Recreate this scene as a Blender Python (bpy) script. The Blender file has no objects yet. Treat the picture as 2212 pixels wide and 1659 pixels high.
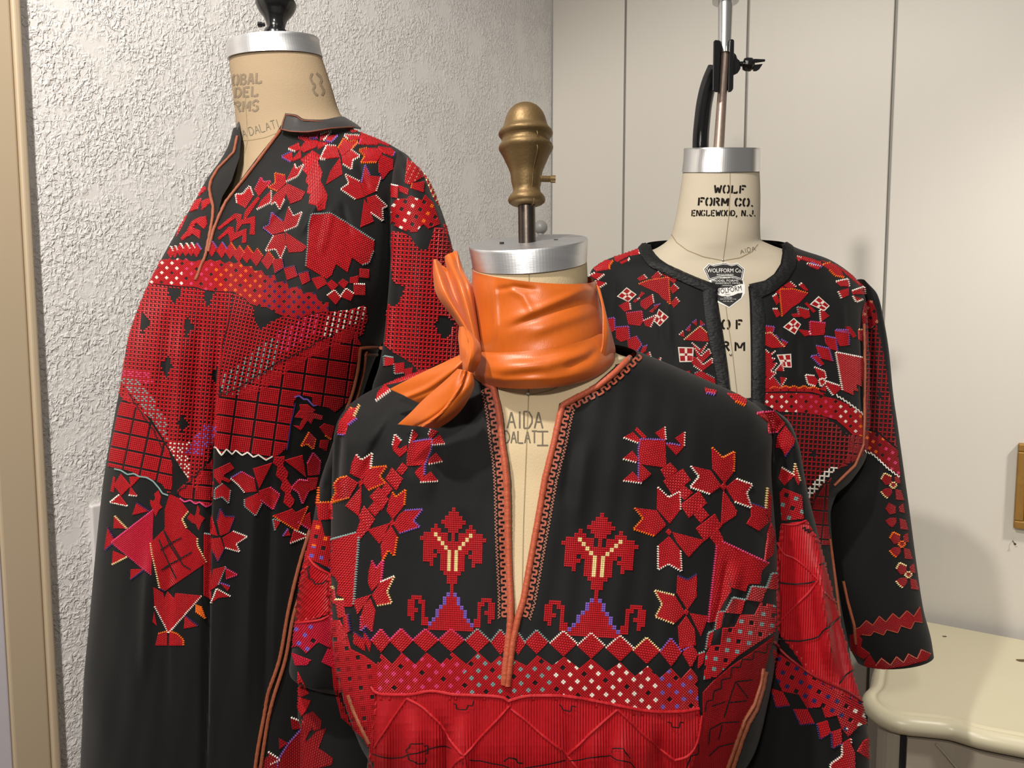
import bpy, math, random
import numpy as np
from mathutils import Vector, Matrix
from mathutils.bvhtree import BVHTree
random.seed(7); RNG = np.random.default_rng(7)
S = bpy.context.scene
COL = S.collection
# ------------------------------------------------------------------ camera, sky, lamps, exposure
F = 1661.0; CX, CY = 1106.0, 829.5
PITCH = math.radians(5.0); CAMZ = 1.40
cam = bpy.data.cameras.new('camera'); cam.sensor_fit = 'HORIZONTAL'; cam.sensor_width = 36.0
cam.lens = F / 2212 * 36.0; cam.clip_start = 0.02
camo = bpy.data.objects.new('camera', cam); COL.objects.link(camo)
camo.location = (0, 0, CAMZ); camo.rotation_euler = (math.radians(90) - PITCH, 0, 0)
S.camera = camo
w = bpy.data.worlds.new('world'); S.world = w; w.use_nodes = True
bg = w.node_tree.nodes['Background']; bg.inputs[0].default_value = (1.0, 0.95, 0.88, 1); bg.inputs[1].default_value = 0.14

def spot(name, loc, aim, power, angle, radius, blend=0.4, col=(1, .94, .86)):
    l = bpy.data.lights.new(name, 'SPOT'); l.energy = power; l.spot_size = math.radians(angle); l.spot_blend = blend
    l.shadow_soft_size = radius; l.color = col
    o = bpy.data.objects.new(name, l); COL.objects.link(o); o.location = loc
    o.rotation_euler = (Vector(aim) - Vector(loc)).to_track_quat('-Z', 'Y').to_euler()
    return o
spot('ceiling_spot_key', (-0.56, 0.12, 2.66), (0.0, 0.95, 1.2), 78, 105, 0.04)
spot('fill_spot_front', (-0.42, -1.1, 2.30), (0.1, 1.0, 1.10), 74, 80, 0.07)  # added fill from the camera side, lifts the lower fronts of the dresses
spot('fill_spot_wall', (0.10, 0.35, 2.70), (-0.58, 1.30, 1.2), 6, 72, 0.05, .7)  # added only to brighten the left plaster wall
spot('ceiling_spot_right', (1.45, 0.45, 2.55), (1.2, 1.75, 0.60), 74, 66, 0.10, .8)
S.view_settings.view_transform = 'Standard'; S.view_settings.look = 'None'
S.view_settings.gamma = 1.0; S.view_settings.use_curve_mapping = False
S.view_settings.exposure = 0.5

# ------------------------------------------------------------------ pixel <-> place
C0 = np.array([0, 0, CAMZ]); RT = np.array([1.0, 0, 0])
UP = np.array([0, math.sin(PITCH), math.cos(PITCH)]); FW = np.array([0, math.cos(PITCH), -math.sin(PITCH)])
def ray(px, py):
    px = np.asarray(px, float)[..., None]; py = np.asarray(py, float)[..., None]
    return FW + RT * ((px - CX) / F) + UP * ((CY - py) / F)
def P(px, py, D):
    return C0 + ray(px, py) * np.asarray(D, float)[..., None]
def pix(p):
    d = np.asarray(p) - C0; z = d @ FW
    return np.stack([CX + F * (d @ RT) / z, CY - F * (d @ UP) / z], -1)
def onplane(px, py, p0, n):
    r = ray(px, py); n = np.asarray(n, float)
    t = ((np.asarray(p0) - C0) @ n) / (r @ n)
    return C0 + r * np.asarray(t)[..., None]

# ------------------------------------------------------------------ objects
def thing(name, label, cat, loc=(0, 0, 0), group=None):
    o = bpy.data.objects.new(name, None); COL.objects.link(o); o.location = loc
    o.empty_display_size = .05
    o['label'] = label; o['category'] = cat
    if group: o['group'] = group
    return o
def mesh_obj(name, verts, faces, mats, parent=None, smooth=False, mi=None, label=None, kind=None, sharp=42):
    me = bpy.data.meshes.new(name)
    me.from_pydata([tuple(map(float, v)) for v in verts], [], [tuple(map(int, f)) for f in faces])
    for m in (mats if isinstance(mats, (list, tuple)) else [mats]): me.materials.append(m)
    if mi is not None: me.polygons.foreach_set('material_index', np.asarray(mi, np.int32))
    me.update()
    if smooth: me.polygons.foreach_set('use_smooth', np.ones(len(me.polygons), bool)); me.set_sharp_from_angle(angle=math.radians(sharp))
    o = bpy.data.objects.new(name, me); COL.objects.link(o)
    if parent is not None:
        o.parent = parent
        if parent.type == 'EMPTY': o.matrix_parent_inverse = Matrix.Translation(-Vector(parent.location))
    if label: o['label'] = label
    if kind: o['kind'] = kind
    return o
def tag(o, label, cat, group=None):
    o['label'] = label; o['category'] = cat
    if group: o['group'] = group
    return o
class MB:
    def __init__(s): s.v = []; s.f = []
    def add(s, v, f):
        n = len(s.v); s.v += [tuple(x) for x in v]; s.f += [tuple(i + n for i in q) for q in f]
    def box(s, o, ax, ay, az):
        o, ax, ay, az = [np.asarray(x, float) for x in (o, ax, ay, az)]
        v = [o + i * ax + j * ay + k * az for k in (0, 1) for j in (0, 1) for i in (0, 1)]
        s.add(v, [(0, 2, 3, 1), (4, 5, 7, 6), (0, 1, 5, 4), (2, 6, 7, 3), (0, 4, 6, 2), (1, 3, 7, 5)])
    def lathe(s, base, axis, prof, n=48):
        axis = np.asarray(axis, float); axis = axis / np.linalg.norm(axis)
        t = np.cross(axis, [0, 1, 0.01]); t /= np.linalg.norm(t); b = np.cross(axis, t)
        base = np.asarray(base, float); v = []
        for h, r in prof:
            for k in range(n):
                a = 2 * math.pi * k / n
                v.append(base + axis * h + (t * math.cos(a) + b * math.sin(a)) * r)
        m = len(prof); f = [(i * n + k, i * n + (k + 1) % n, (i + 1) * n + (k + 1) % n, (i + 1) * n + k) for i in range(m - 1) for k in range(n)]
        f.append(tuple(range(n - 1, -1, -1))); f.append(tuple((m - 1) * n + k for k in range(n)))
        s.add(v, f)
    def tube(s, path, r, n=10, wob=0.0):
        path = np.asarray(path, float); m = len(path)
        r = np.broadcast_to(np.asarray(r, float), (m,))
        T = np.gradient(path, axis=0); T /= np.linalg.norm(T, axis=1)[:, None] + 1e-12
        ref = np.array([0.03, 0.99, 0.1]); 
        A = np.cross(T, ref); A /= np.linalg.norm(A, axis=1)[:, None] + 1e-9; B = np.cross(T, A)
        v = []
        for i in range(m):
            rr = r[i] * (1 + wob * random.uniform(-1, 1))
            for k in range(n):
                a = 2 * math.pi * k / n
                v.append(path[i] + (A[i] * math.cos(a) + B[i] * math.sin(a)) * rr)
        f = [(i * n + k, i * n + (k + 1) % n, (i + 1) * n + (k + 1) % n, (i + 1) * n + k) for i in range(m - 1) for k in range(n)]
        f.append(tuple(range(n - 1, -1, -1))); f.append(tuple((m - 1) * n + k for k in range(n)))
        s.add(v, f)
    def obj(s, name, mat, parent=None, smooth=False, label=None, bevel=0, kind=None):
        o = mesh_obj(name, s.v, s.f, mat, parent, smooth, label=label, kind=kind)
        if bevel:
            b = o.modifiers.new('bevel', 'BEVEL'); b.width = bevel; b.segments = 3; b.limit_method = 'ANGLE'
        return o
def smooth_path(pts, n=60):
    pts = np.asarray(pts, float)
    d = np.r_[0, np.cumsum(np.linalg.norm(np.diff(pts, axis=0), axis=1))]
    t = np.linspace(0, d[-1], n)
    return np.stack([pchip(d, pts[:, k], t) for k in range(pts.shape[1])], 1)
def pchip(x, y, xq):
    x = np.asarray(x, float); y = np.asarray(y, float); h = np.diff(x); dl = np.diff(y) / h
    m = np.zeros_like(y)
    if len(x) == 2: return y[0] + (np.asarray(xq) - x[0]) * dl[0]
    for k in range(1, len(x) - 1):
        if dl[k - 1] * dl[k] > 0:
            w1 = 2 * h[k] + h[k - 1]; w2 = h[k] + 2 * h[k - 1]
            m[k] = (w1 + w2) / (w1 / dl[k - 1] + w2 / dl[k])
    m[0] = dl[0]; m[-1] = dl[-1]
    i = np.clip(np.searchsorted(x, xq) - 1, 0, len(h) - 1); t = (xq - x[i]) / h[i]
    t2, t3 = t * t, t ** 3
    return (2 * t3 - 3 * t2 + 1) * y[i] + (t3 - 2 * t2 + t) * h[i] * m[i] + (-2 * t3 + 3 * t2) * y[i + 1] + (t3 - t2) * h[i] * m[i + 1]

# ------------------------------------------------------------------ materials
def lin(c):
    c = [x / 255 for x in c]
    return tuple((x / 12.92 if x <= .04045 else ((x + .055) / 1.055) ** 2.4) for x in c) + (1,)
def mat(name, rgb, rough=.6, metal=0, spec=.5, noise=0, nscale=40, bump=0, bscale=300, sheen=0, dist=.001, stretch=None, aniso=0):
    m = bpy.data.materials.new(name); m.use_nodes = True; nt = m.node_tree; b = nt.nodes['Principled BSDF']
    c = lin(rgb); b.inputs['Base Color'].default_value = c; b.inputs['Roughness'].default_value = rough
    b.inputs['Metallic'].default_value = metal; b.inputs['Specular IOR Level'].default_value = spec
    if sheen:
        b.inputs['Sheen Weight'].default_value = sheen; b.inputs['Sheen Roughness'].default_value = .5
    if aniso: b.inputs['Anisotropic'].default_value = aniso
    tc = nt.nodes.new('ShaderNodeTexCoord'); src = tc.outputs['Object']
    if stretch:
        mp = nt.nodes.new('ShaderNodeMapping'); mp.inputs['Scale'].default_value = stretch
        nt.links.new(src, mp.inputs[0]); src = mp.outputs[0]
    if noise:
        n = nt.nodes.new('ShaderNodeTexNoise'); n.inputs['Scale'].default_value = nscale; n.inputs['Detail'].default_value = 4
        nt.links.new(src, n.inputs['Vector'])
        hs = nt.nodes.new('ShaderNodeMix'); hs.data_type = 'RGBA'
        hs.inputs[6].default_value = tuple(x * (1 - noise) for x in c[:3]) + (1,)
        hs.inputs[7].default_value = tuple(min(1, x * (1 + noise)) for x in c[:3]) + (1,)
        nt.links.new(n.outputs[0], hs.inputs[0]); nt.links.new(hs.outputs[2], b.inputs['Base Color'])
    if bump:
        n2 = nt.nodes.new('ShaderNodeTexNoise'); n2.inputs['Scale'].default_value = bscale; n2.inputs['Detail'].default_value = 3
        nt.links.new(src, n2.inputs['Vector'])
        bp = nt.nodes.new('ShaderNodeBump'); bp.inputs['Strength'].default_value = bump; bp.inputs['Distance'].default_value = dist
        nt.links.new(n2.outputs[0], bp.inputs['Height']); nt.links.new(bp.outputs[0], b.inputs['Normal'])
    return m
BLACK = mat('black_rayon_cloth', (14, 14, 14), .7, spec=.22, noise=.35, nscale=45, bump=.16, bscale=1500, sheen=.06, stretch=(1, 1, .25))
CRINKLE = mat('crinkled_black_crepe', (19, 19, 20), .6, spec=.35, bump=.9, bscale=260, dist=.002, stretch=(.6, 1, 1.3))
LEATHER = mat('dark_grey_satin_binding', (52, 50, 50), .42, bump=.2, bscale=200)
LINEN_F = mat('tan_linen', (200, 181, 146), .8, spec=.2, noise=.10, nscale=25, bump=.35, bscale=1400, stretch=(1, 1, .3))
LINEN_L = mat('beige_linen', (160, 140, 113), .8, spec=.2, noise=.08, nscale=25, bump=.4, bscale=1300, stretch=(.35, .35, 1))
LINEN_R = mat('cream_linen', (192, 181, 161), .8, spec=.2, noise=.05, nscale=20, bump=.25, bscale=1400)
ALU = mat('brushed_aluminium', (214, 215, 217), .42, metal=1, noise=.12, nscale=30, bump=.08, bscale=120, stretch=(1, 1, 12))
CHROME = mat('polished_steel', (222, 222, 222), .26, metal=1, noise=.05, nscale=20)
STEEL = mat('dull_grey_steel', (88, 80, 74), .38, metal=1, noise=.25, nscale=90, bump=.1, bscale=300)
RUSTY = mat('brownish_steel_rod', (150, 132, 122), .42, metal=.7, noise=.25, nscale=150, bump=.15, bscale=400)
BRASS = mat('gold_painted_cast_metal', (116, 94, 60), .48, metal=.6, noise=.28, nscale=55, bump=.25, bscale=350)
BLKMET = mat('glossy_black_enamel', (16, 16, 17), .22, spec=.6, noise=.2, nscale=30, bump=.1, bscale=90)
ORANGE = mat('orange_satin', (192, 92, 20), .36, spec=.4, noise=.07, nscale=300, sheen=.1, bump=.12, bscale=1200, stretch=(1, 1, .2))
CORAL = mat('coral_silk_binding', (172, 76, 44), .5, noise=.22, nscale=300, bump=.5, bscale=900, sheen=.1)
CORD = mat('rust_cord', (140, 72, 44), .6, noise=.2, nscale=300, bump=.5, bscale=800)
INK = mat('black_ink', (30, 26, 22), .8, spec=.1, noise=.5, nscale=500)
INKG = mat('faded_grey_ink', (128, 114, 96), .8, spec=.1, noise=.4, nscale=600)
PENCIL = mat('grey_marker_ink', (110, 102, 88), .8, spec=.1, noise=.4, nscale=800)
SEAM = mat('seam_thread', (150, 134, 104), .8, spec=.1)
WHITEP = mat('white_label_print', (235, 234, 230), .5)
BLACKP = mat('black_label_print', (32, 31, 31), .5)
def thread(n, c): return mat('thread_' + n, c, .55, spec=.4, noise=.16, nscale=220)
PAL = 'rdmwyopvbgkct'
THREAD = [thread('red', (174, 19, 29)), thread('deep_red', (140, 14, 22)), thread('rose_red', (176, 18, 48)), thread('white', (232, 226, 214)),
          thread('cream', (226, 208, 150)), thread('orange', (232, 112, 26)), thread('pink', (206, 60, 112)), thread('violet', (120, 90, 178)),
          thread('navy', (44, 42, 96)), thread('teal_grey', (124, 150, 148)), thread('black', (16, 15, 17)), thread('coral', (158, 76, 52)), thread('peach', (186, 116, 92))]
# ------------------------------------------------------------------ the setting
CORNER = np.array([.12, 2.40, 0]); YAW = math.radians(33)
ER = np.array([math.cos(YAW), -math.sin(YAW), 0])      # along the right wall, away from the corner
EL = np.array([-math.sin(YAW), -math.cos(YAW), 0])     # along the left wall, towards the viewer
NR = EL.copy(); NL = ER.copy(); Z = np.array([0, 0, 1.0])
# plaster: trowelled knock-down texture
def plaster():
    m = bpy.data.materials.new('white_textured_plaster'); m.use_nodes = True; nt = m.node_tree; b = nt.nodes['Principled BSDF']
    b.inputs['Base Color'].default_value = lin((226, 223, 221)); b.inputs['Roughness'].default_value = .55; b.inputs['Specular IOR Level'].default_value = .35
    tc = nt.nodes.new('ShaderNodeTexCoord')
    def noise(scale, detail, rough, st=(1, 1, 1), dist=0):
        mp = nt.nodes.new('ShaderNodeMapping'); mp.inputs['Scale'].default_value = st; nt.links.new(tc.outputs['Object'], mp.inputs[0])
        n = nt.nodes.new('ShaderNodeTexNoise'); n.inputs['Scale'].default_value = scale; n.inputs['Detail'].default_value = detail
        n.inputs['Roughness'].default_value = rough; n.inputs['Distortion'].default_value = dist
        nt.links.new(mp.outputs[0], n.inputs['Vector']); return n.outputs[0]
    def ramp(x, a, bb):
        r = nt.nodes.new('ShaderNodeMapRange'); r.inputs[1].default_value = a; r.inputs[2].default_value = bb; r.clamp = True
        nt.links.new(x, r.inputs[0]); return r.outputs[0]
    def math_(op, x, y):
        n = nt.nodes.new('ShaderNodeMath'); n.operation = op
        for i, q in enumerate((x, y)):
            if isinstance(q, (int, float)): n.inputs[i].default_value = q
            else: nt.links.new(q, n.inputs[i])
        return n.outputs[0]
    fine = ramp(noise(150, 2.6, .55, (1, 1, .8), .7), .42, .66)
    mask = ramp(noise(13, 3, .6), .34, .54)
    broad = noise(25, 2, .5)
    h = math_('ADD', math_('MULTIPLY', fine, mask), math_('MULTIPLY', broad, .25))
    bp = nt.nodes.new('ShaderNodeBump'); bp.inputs['Strength'].default_value = 1; bp.inputs['Distance'].default_value = .0017
    nt.links.new(h, bp.inputs['Height']); nt.links.new(bp.outputs[0], b.inputs['Normal'])
    return m
def painted():
    m = mat('cream_painted_panelling', (208, 203, 194), .45, spec=.4, noise=.025, nscale=6, bump=.35, bscale=45, dist=.0012, stretch=(1, 1, .22))
    return m
PLASTER = plaster(); PANEL = painted()
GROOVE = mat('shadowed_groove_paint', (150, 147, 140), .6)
def struct(o, label=None):
    o['kind'] = 'structure'
    if label: o['label'] = label
    return o
q = MB(); q.box(CORNER - NL * .08 - EL * .0, EL * 3.2, NL * .08, Z * 2.75)
struct(q.obj('wall_left', PLASTER), 'white wall of rough trowelled plaster behind the left dress form')
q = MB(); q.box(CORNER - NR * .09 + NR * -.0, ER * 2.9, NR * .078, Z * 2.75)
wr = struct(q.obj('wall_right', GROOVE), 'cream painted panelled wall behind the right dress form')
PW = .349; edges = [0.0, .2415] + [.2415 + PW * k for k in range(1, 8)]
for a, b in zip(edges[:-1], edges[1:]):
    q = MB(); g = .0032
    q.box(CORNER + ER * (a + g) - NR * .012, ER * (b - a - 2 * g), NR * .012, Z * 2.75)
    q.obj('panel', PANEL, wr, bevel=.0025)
FLOORM = mat('brown_wood_floor', (104, 78, 56), .5, noise=.25, nscale=4, stretch=(1, 6, 1))
q = MB(); q.box((-3, -2.5, -.05), (6, 0, 0), (0, 6, 0), (0, 0, .05)); struct(q.obj('floor', FLOORM))
# door casing on the near end of the left wall
BEIGE = mat('beige_door_casing_paint', (186, 168, 142), .42, noise=.05, nscale=5)
LILAC = mat('pale_door_frame_paint', (196, 190, 196), .5)
d1 = onplane(78, CY, CORNER, NL); t1 = float((d1 - CORNER) @ EL)
door = bpy.data.objects.new('door_1', None); COL.objects.link(door); door.location = (float(d1[0]), float(d1[1]), 0)
door['kind'] = 'structure'; door['label'] = 'beige door casing at the left edge of the picture'
q = MB(); q.box(CORNER + EL * t1 - NL * .01, EL * .0115, NL * .026, Z * 2.2); q.obj('casing_lip', BEIGE, door, bevel=.004)
q = MB(); q.box(CORNER + EL * (t1 + .0115) - NL * .01, EL * .052, NL * .021, Z * 2.2); q.obj('casing_board', BEIGE, door, bevel=.004)
q = MB(); q.box(CORNER + EL * (t1 + .0635) - NL * .06, EL * .026, NL * .069, Z * 2.2); q.obj('door_frame', LILAC, door, bevel=.003, label='pale lilac-white door frame')
DARK = mat('dark_door_leaf', (40, 34, 30), .5)
q = MB(); q.box(CORNER + EL * (t1 + .0895) - NL * .05, EL * .6, NL * .04, Z * 2.1); q.obj('door_leaf', DARK, door)
# switch plate
SWITCH = mat('white_plastic', (214, 210, 210), .4)
s0 = onplane(191, 1092, CORNER, NL); s1 = onplane(210, 1291, CORNER, NL)
u0 = float((s0 - CORNER) @ EL); zt, zb = float(s0[2]), float(s1[2])
o = CORNER + EL * (u0 - .082) + Z * zb
sw = thing('light_switch', 'white plastic wall switch plate half hidden behind the black skirt of the left dress', 'light switch', tuple(o + EL * .04))
q = MB(); q.box(o, EL * .082, NL * .009, Z * (zt - zb)); q.obj('switch_plate', SWITCH, sw, bevel=.003)
q = MB(); q.box(o + EL * .025 + Z * (zt - zb) * .27 + NL * .008, EL * .033, NL * .005, Z * (zt - zb) * .46); q.obj('rocker', SWITCH, sw, bevel=.0015)
# gilt frame at the right edge
GOLD = mat('gilt_wood', (150, 112, 52), .45, metal=.3, noise=.25, nscale=60)
CANVAS = mat('dark_canvas', (70, 64, 56), .7, noise=.3, nscale=12)
fa = onplane(2194, 1052, CORNER + NR * .012, NR); fb = onplane(2204, 1141, CORNER + NR * .012, NR); fc = onplane(2208, 958, CORNER + NR * .012, NR)
ua = float((fa - CORNER) @ ER); zb = float(fb[2]); zt = float(fc[2]); 
fr = thing('picture_frame', 'gilt picture frame cut off by the right edge of the picture', 'picture frame', tuple(CORNER + ER * (ua + .1) + NR * .001 + Z * zb))
W_ = .30; H_ = zt - zb; bw = .018
for nm, oo, a, b in (('rail', (0, 0), W_, bw), ('rail', (0, H_ - bw), W_, bw), ('stile', (0, bw), bw, H_ - 2 * bw), ('stile', (W_ - bw, bw), bw, H_ - 2 * bw)):
    q = MB(); q.box(CORNER + ER * (ua + oo[0]) + Z * (zb + oo[1]) + NR * .0005, ER * a, NR * .02, Z * b); q.obj(nm, GOLD, fr, bevel=.003)
q = MB(); q.box(CORNER + ER * (ua + bw) + Z * (zb + bw) + NR * .0005, ER * (W_ - 2 * bw), NR * .008, Z * (H_ - 2 * bw)); q.obj('canvas', CANVAS, fr)
# bent nail in the panelling
na = onplane(2188, 1168, CORNER, NR)
q = MB(); q.tube([na - NR * .004, na + NR * .006, na + NR * .010 - Z * .004 + ER * .004], .0011, 6)
q.tube([na + NR * .010 - Z * .004 + ER * .004, na + NR * .0115 - Z * .005 + ER * .0045], .0026, 8)
tag(q.obj('bent_nail', STEEL), 'small bent nail in the panelling left of the gilt frame', 'nail')
# dresser -------------------------------------------------------------
TOPZ = .67
DRESS = mat('cream_painted_dresser_top', (206, 198, 170), .33, spec=.5, noise=.04, nscale=8, bump=.06, bscale=60)
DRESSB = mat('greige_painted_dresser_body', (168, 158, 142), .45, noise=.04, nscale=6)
DGAP = mat('dark_gap', (20, 19, 18), .8)
inner_px = [(1940, 1400), (1925, 1425), (1917, 1446), (1910, 1483), (1896, 1502), (1900, 1513), (1912, 1524), (1945, 1537), (1992, 1542), (2047, 1548), (2117, 1567), (2211, 1585)]
ip = onplane([p[0] for p in inner_px], [p[1] for p in inner_px], (0, 0, TOPZ), (0, 0, 1))
last = ip[-1] + (ip[-1] - ip[-2]) / np.linalg.norm(ip[-1] - ip[-2]) * .30
def wallpt(p, gap=.045):
    s = (p - CORNER) @ ER; return CORNER + ER * s - np.array([0, 0, 0]) + NR * gap + Z * (TOPZ)
b0 = wallpt(onplane(1960, 1330, (0, 0, TOPZ), (0, 0, 1)), .035); b1 = wallpt(last, .035)
path = smooth_path(np.vstack([b0, ip, last]), 90)
def offset_poly(pts, d):
    T = np.gradient(pts, axis=0); T /= np.linalg.norm(T, axis=1)[:, None]
    n = np.stack([T[:, 1], -T[:, 0], 0 * T[:, 0]], 1)
    return pts + n * d
# choose the outward sign: away from the centre of the top
cen = (b0 + b1 + last) / 3
sg = 1 if np.linalg.norm(offset_poly(path, .01)[45] - cen) > np.linalg.norm(path[45] - cen) else -1
prof = [(-.008, -.0002), (-.002, 0), (.0005, -.0012), (.002, -.0026), (.005, -.0032), (.0075, -.0028), (.009, -.0012), (.011, -.0002), (.014, -.0004), (.020, -.0030), (.026, -.010), (.028, -.018), (.026, -.027), (.018, -.035), (.008, -.040), (-.012, -.041)]
v = []; f = []; n = len(path)
for d, h in prof: v += list(offset_poly(path, sg * d) + Z * h)
m = len(prof)
for i in range(m - 1):
    for k in range(n - 1): f.append((i * n + k, i * n + k + 1, (i + 1) * n + k + 1, (i + 1) * n + k))
dr = thing('dresser', 'cream painted dresser with a scalloped moulded top in the lower right corner', 'dresser', (float(cen[0]), float(cen[1]), 0))
edge = mesh_obj('moulded_edge', v, f, DRESS, dr, True, sharp=80)
q = MB(); top = np.vstack([offset_poly(path, sg * -.005), [b1]])
nt_ = len(top); q.add(list(top), [tuple(range(nt_))]); q.add(list(top - Z * .04), [tuple(range(nt_))[::-1]])
tp = q.obj('dresser_top', DRESS, dr)
side = np.vstack([offset_poly(path, sg * -.002), [b1]])
q = MB(); k = len(side); bot = side.copy(); bot[:, 2] = .02; sd = side - Z * .039
q.add(list(sd) + list(bot), [(i, (i + 1) % k, k + (i + 1) % k, k + i) for i in range(k)] + [tuple(range(k)), tuple(range(2 * k - 1, k - 1, -1))])
q.obj('body', DRESSB, dr)
# drawer front: a slab that follows the front outline, with the dark gap at its left end
g0 = onplane(1956, 1597, (0, 0, TOPZ - .041), (0, 0, 1)); op = offset_poly(path, sg * .000)
i0 = int(np.argmin(np.linalg.norm((op - g0)[:, :2], axis=1)))
seg = op[i0:].copy(); outp = offset_poly(path, sg * .007)[i0:]
q = MB(); a = seg[1:]; b = outp[1:]; k = len(a); hz = [TOPZ - .046, .42]
vv = [np.r_[p[:2], hz[0]] for p in a] + [np.r_[p[:2], hz[0]] for p in b] + [np.r_[p[:2], hz[1]] for p in a] + [np.r_[p[:2], hz[1]] for p in b]
q.add(vv, [(i, i + 1, k + i + 1, k + i) for i in range(k - 1)] + [(2 * k + i, 3 * k + i, 3 * k + i + 1, 2 * k + i + 1) for i in range(k - 1)] + [(k + i, k + i + 1, 3 * k + i + 1, 3 * k + i) for i in range(k - 1)] + [(0, k, 3 * k, 2 * k), (k - 1, 3 * k - 1, 4 * k - 1, 2 * k - 1)])
drw = q.obj('drawer_front', DRESSB, dr)
# raised diagonal bead of the drawer's moulding
o2 = offset_poly(path, sg * .0085)[i0 + 3:]
pts = [np.r_[o2[2][:2], TOPZ - .05], np.r_[o2[min(9, len(o2) - 1)][:2], TOPZ - .115], np.r_[o2[-1][:2], TOPZ - .14]]
q = MB(); q.tube(smooth_path(pts, 20), .0022, 8); q.obj('bead', DRESSB, drw, True)
q = MB(); b = offset_poly(path, sg * .002)[i0:i0 + 2]
q.add([np.r_[p[:2], TOPZ - .043] for p in b] + [np.r_[p[:2], .4] for p in b], [(0, 1, 3, 2)]); q.obj('gap', DGAP, dr)
# specks of dry leaf
LEAF = mat('dry_leaf', (96, 76, 48), .8)
for i, (x, y, r) in enumerate([(2040, 1375, .0035), (2206, 1427, .008)]):
    c = onplane(x, y, (0, 0, TOPZ + .0004), (0, 0, 1))
    q = MB(); pts = [c + np.array([math.cos(a) * r * (1.6 if a < 3 else 1.1), math.sin(a) * r * .7, 0.0002 + .0006 * math.sin(3 * a)]) for a in np.linspace(0, 2 * math.pi, 9)[:-1]]
    q.add(pts + [p + Z * .0006 for p in pts], [tuple(range(8))[::-1], tuple(range(8, 16))] + [(j, (j + 1) % 8, 8 + (j + 1) % 8, 8 + j) for j in range(8)])
    tag(q.obj('dry_leaf', LEAF), ['tiny brown crumb of dry leaf in the middle of the dresser top', 'curled dark scrap of leaf on the dresser top at the right picture edge'][i], 'leaf')
# grey ball-topped post in the corner
bc = P(1168, 491, 1.95)
ps = thing('metal_post', 'grey ball-topped metal post in the corner behind the front dress form', 'post', (float(bc[0]), float(bc[1]), 0))
GREYB = mat('grey_painted_metal', (140, 140, 138), .4, noise=.05)
q = MB(); q.lathe(bc, (0, 0, 1), [(-.0175 * math.cos(a), .0175 * math.sin(a) + 1e-5) for a in np.linspace(0.02, math.pi - .02, 16)], 24); q.obj('ball', GREYB, ps, True)
q = MB(); q.lathe((bc[0], bc[1], .015), (0, 0, 1), [(0, .008), (bc[2] - .03, .008)], 16); q.obj('shaft', GREYB, ps, True)
q = MB(); q.lathe((bc[0], bc[1], 0), (0, 0, 1), [(0, .12), (.010, .12), (.018, .10)], 32); q.obj('base', GREYB, ps, True)
# ------------------------------------------------------------------ cloth shells and embroidery tools
def inpoly(x, y, poly):
    x = np.asarray(x, float); y = np.asarray(y, float); r = np.zeros(x.shape, bool)
    n = len(poly)
    for i in range(n):
        x0, y0 = poly[i][:2]; x1, y1 = poly[(i + 1) % n][:2]
        if y0 == y1: continue
        c = ((y0 > y) != (y1 > y)) & (x < (x1 - x0) * (y - y0) / (y1 - y0) + x0)
        r ^= c
    return r
def segdist(x, y, a, b):
    dx, dy = b[0] - a[0], b[1] - a[1]; L = dx * dx + dy * dy + 1e-9
    t = np.clip(((x - a[0]) * dx + (y - a[1]) * dy) / L, 0, 1)
    return np.hypot(x - a[0] - t * dx, y - a[1] - t * dy)
def ridge(x, y, line, wd):
    """a soft fold along a line, dying out at both ends"""
    L = [math.hypot(b[0] - a[0], b[1] - a[1]) for a, b in zip(line[:-1], line[1:])]; T = sum(L); acc = 0; out = np.zeros(np.shape(x))
    for (a, b), l in zip(zip(line[:-1], line[1:]), L):
        dx, dy = b[0] - a[0], b[1] - a[1]
        t = np.clip(((x - a[0]) * dx + (y - a[1]) * dy) / (l * l), 0, 1); d = np.hypot(x - a[0] - t * dx, y - a[1] - t * dy)
        q = (acc + t * l) / T; k = np.clip(np.minimum(q, 1 - q) * 3.2, 0, 1); k = k * k * (3 - 2 * k)
        out = np.maximum(out, np.exp(-(d / wd) ** 2) * k); acc += l
    return out
class Surf:
    """the shells of one garment or form: what its stitching, prints and trims lie on"""
    def __init__(s): s.v = []; s.f = []; s.t = None
    def add(s, v, f):
        n = len(s.v); s.v += [tuple(map(float, p)) for p in v]; s.f += [tuple(int(i) + n for i in q) for q in f]; s.t = None; s.c = {}
    def cast(s, px, py):
        if s.t is None: s.t = BVHTree.FromPolygons(s.v, s.f); s.c = {}
        k = (round(float(px), 2), round(float(py), 2))
        if k in s.c: return s.c[k]
        d = Vector(ray(px, py)).normalized(); h = s.t.ray_cast(Vector(C0), d, 6.0)
        if h[0] is None: r = None
        else:
            n = h[1]
            if n.dot(d) > 0: n = -n
            r = (np.array(h[0]), np.array(n))
        s.c[k] = r; return r
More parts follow.
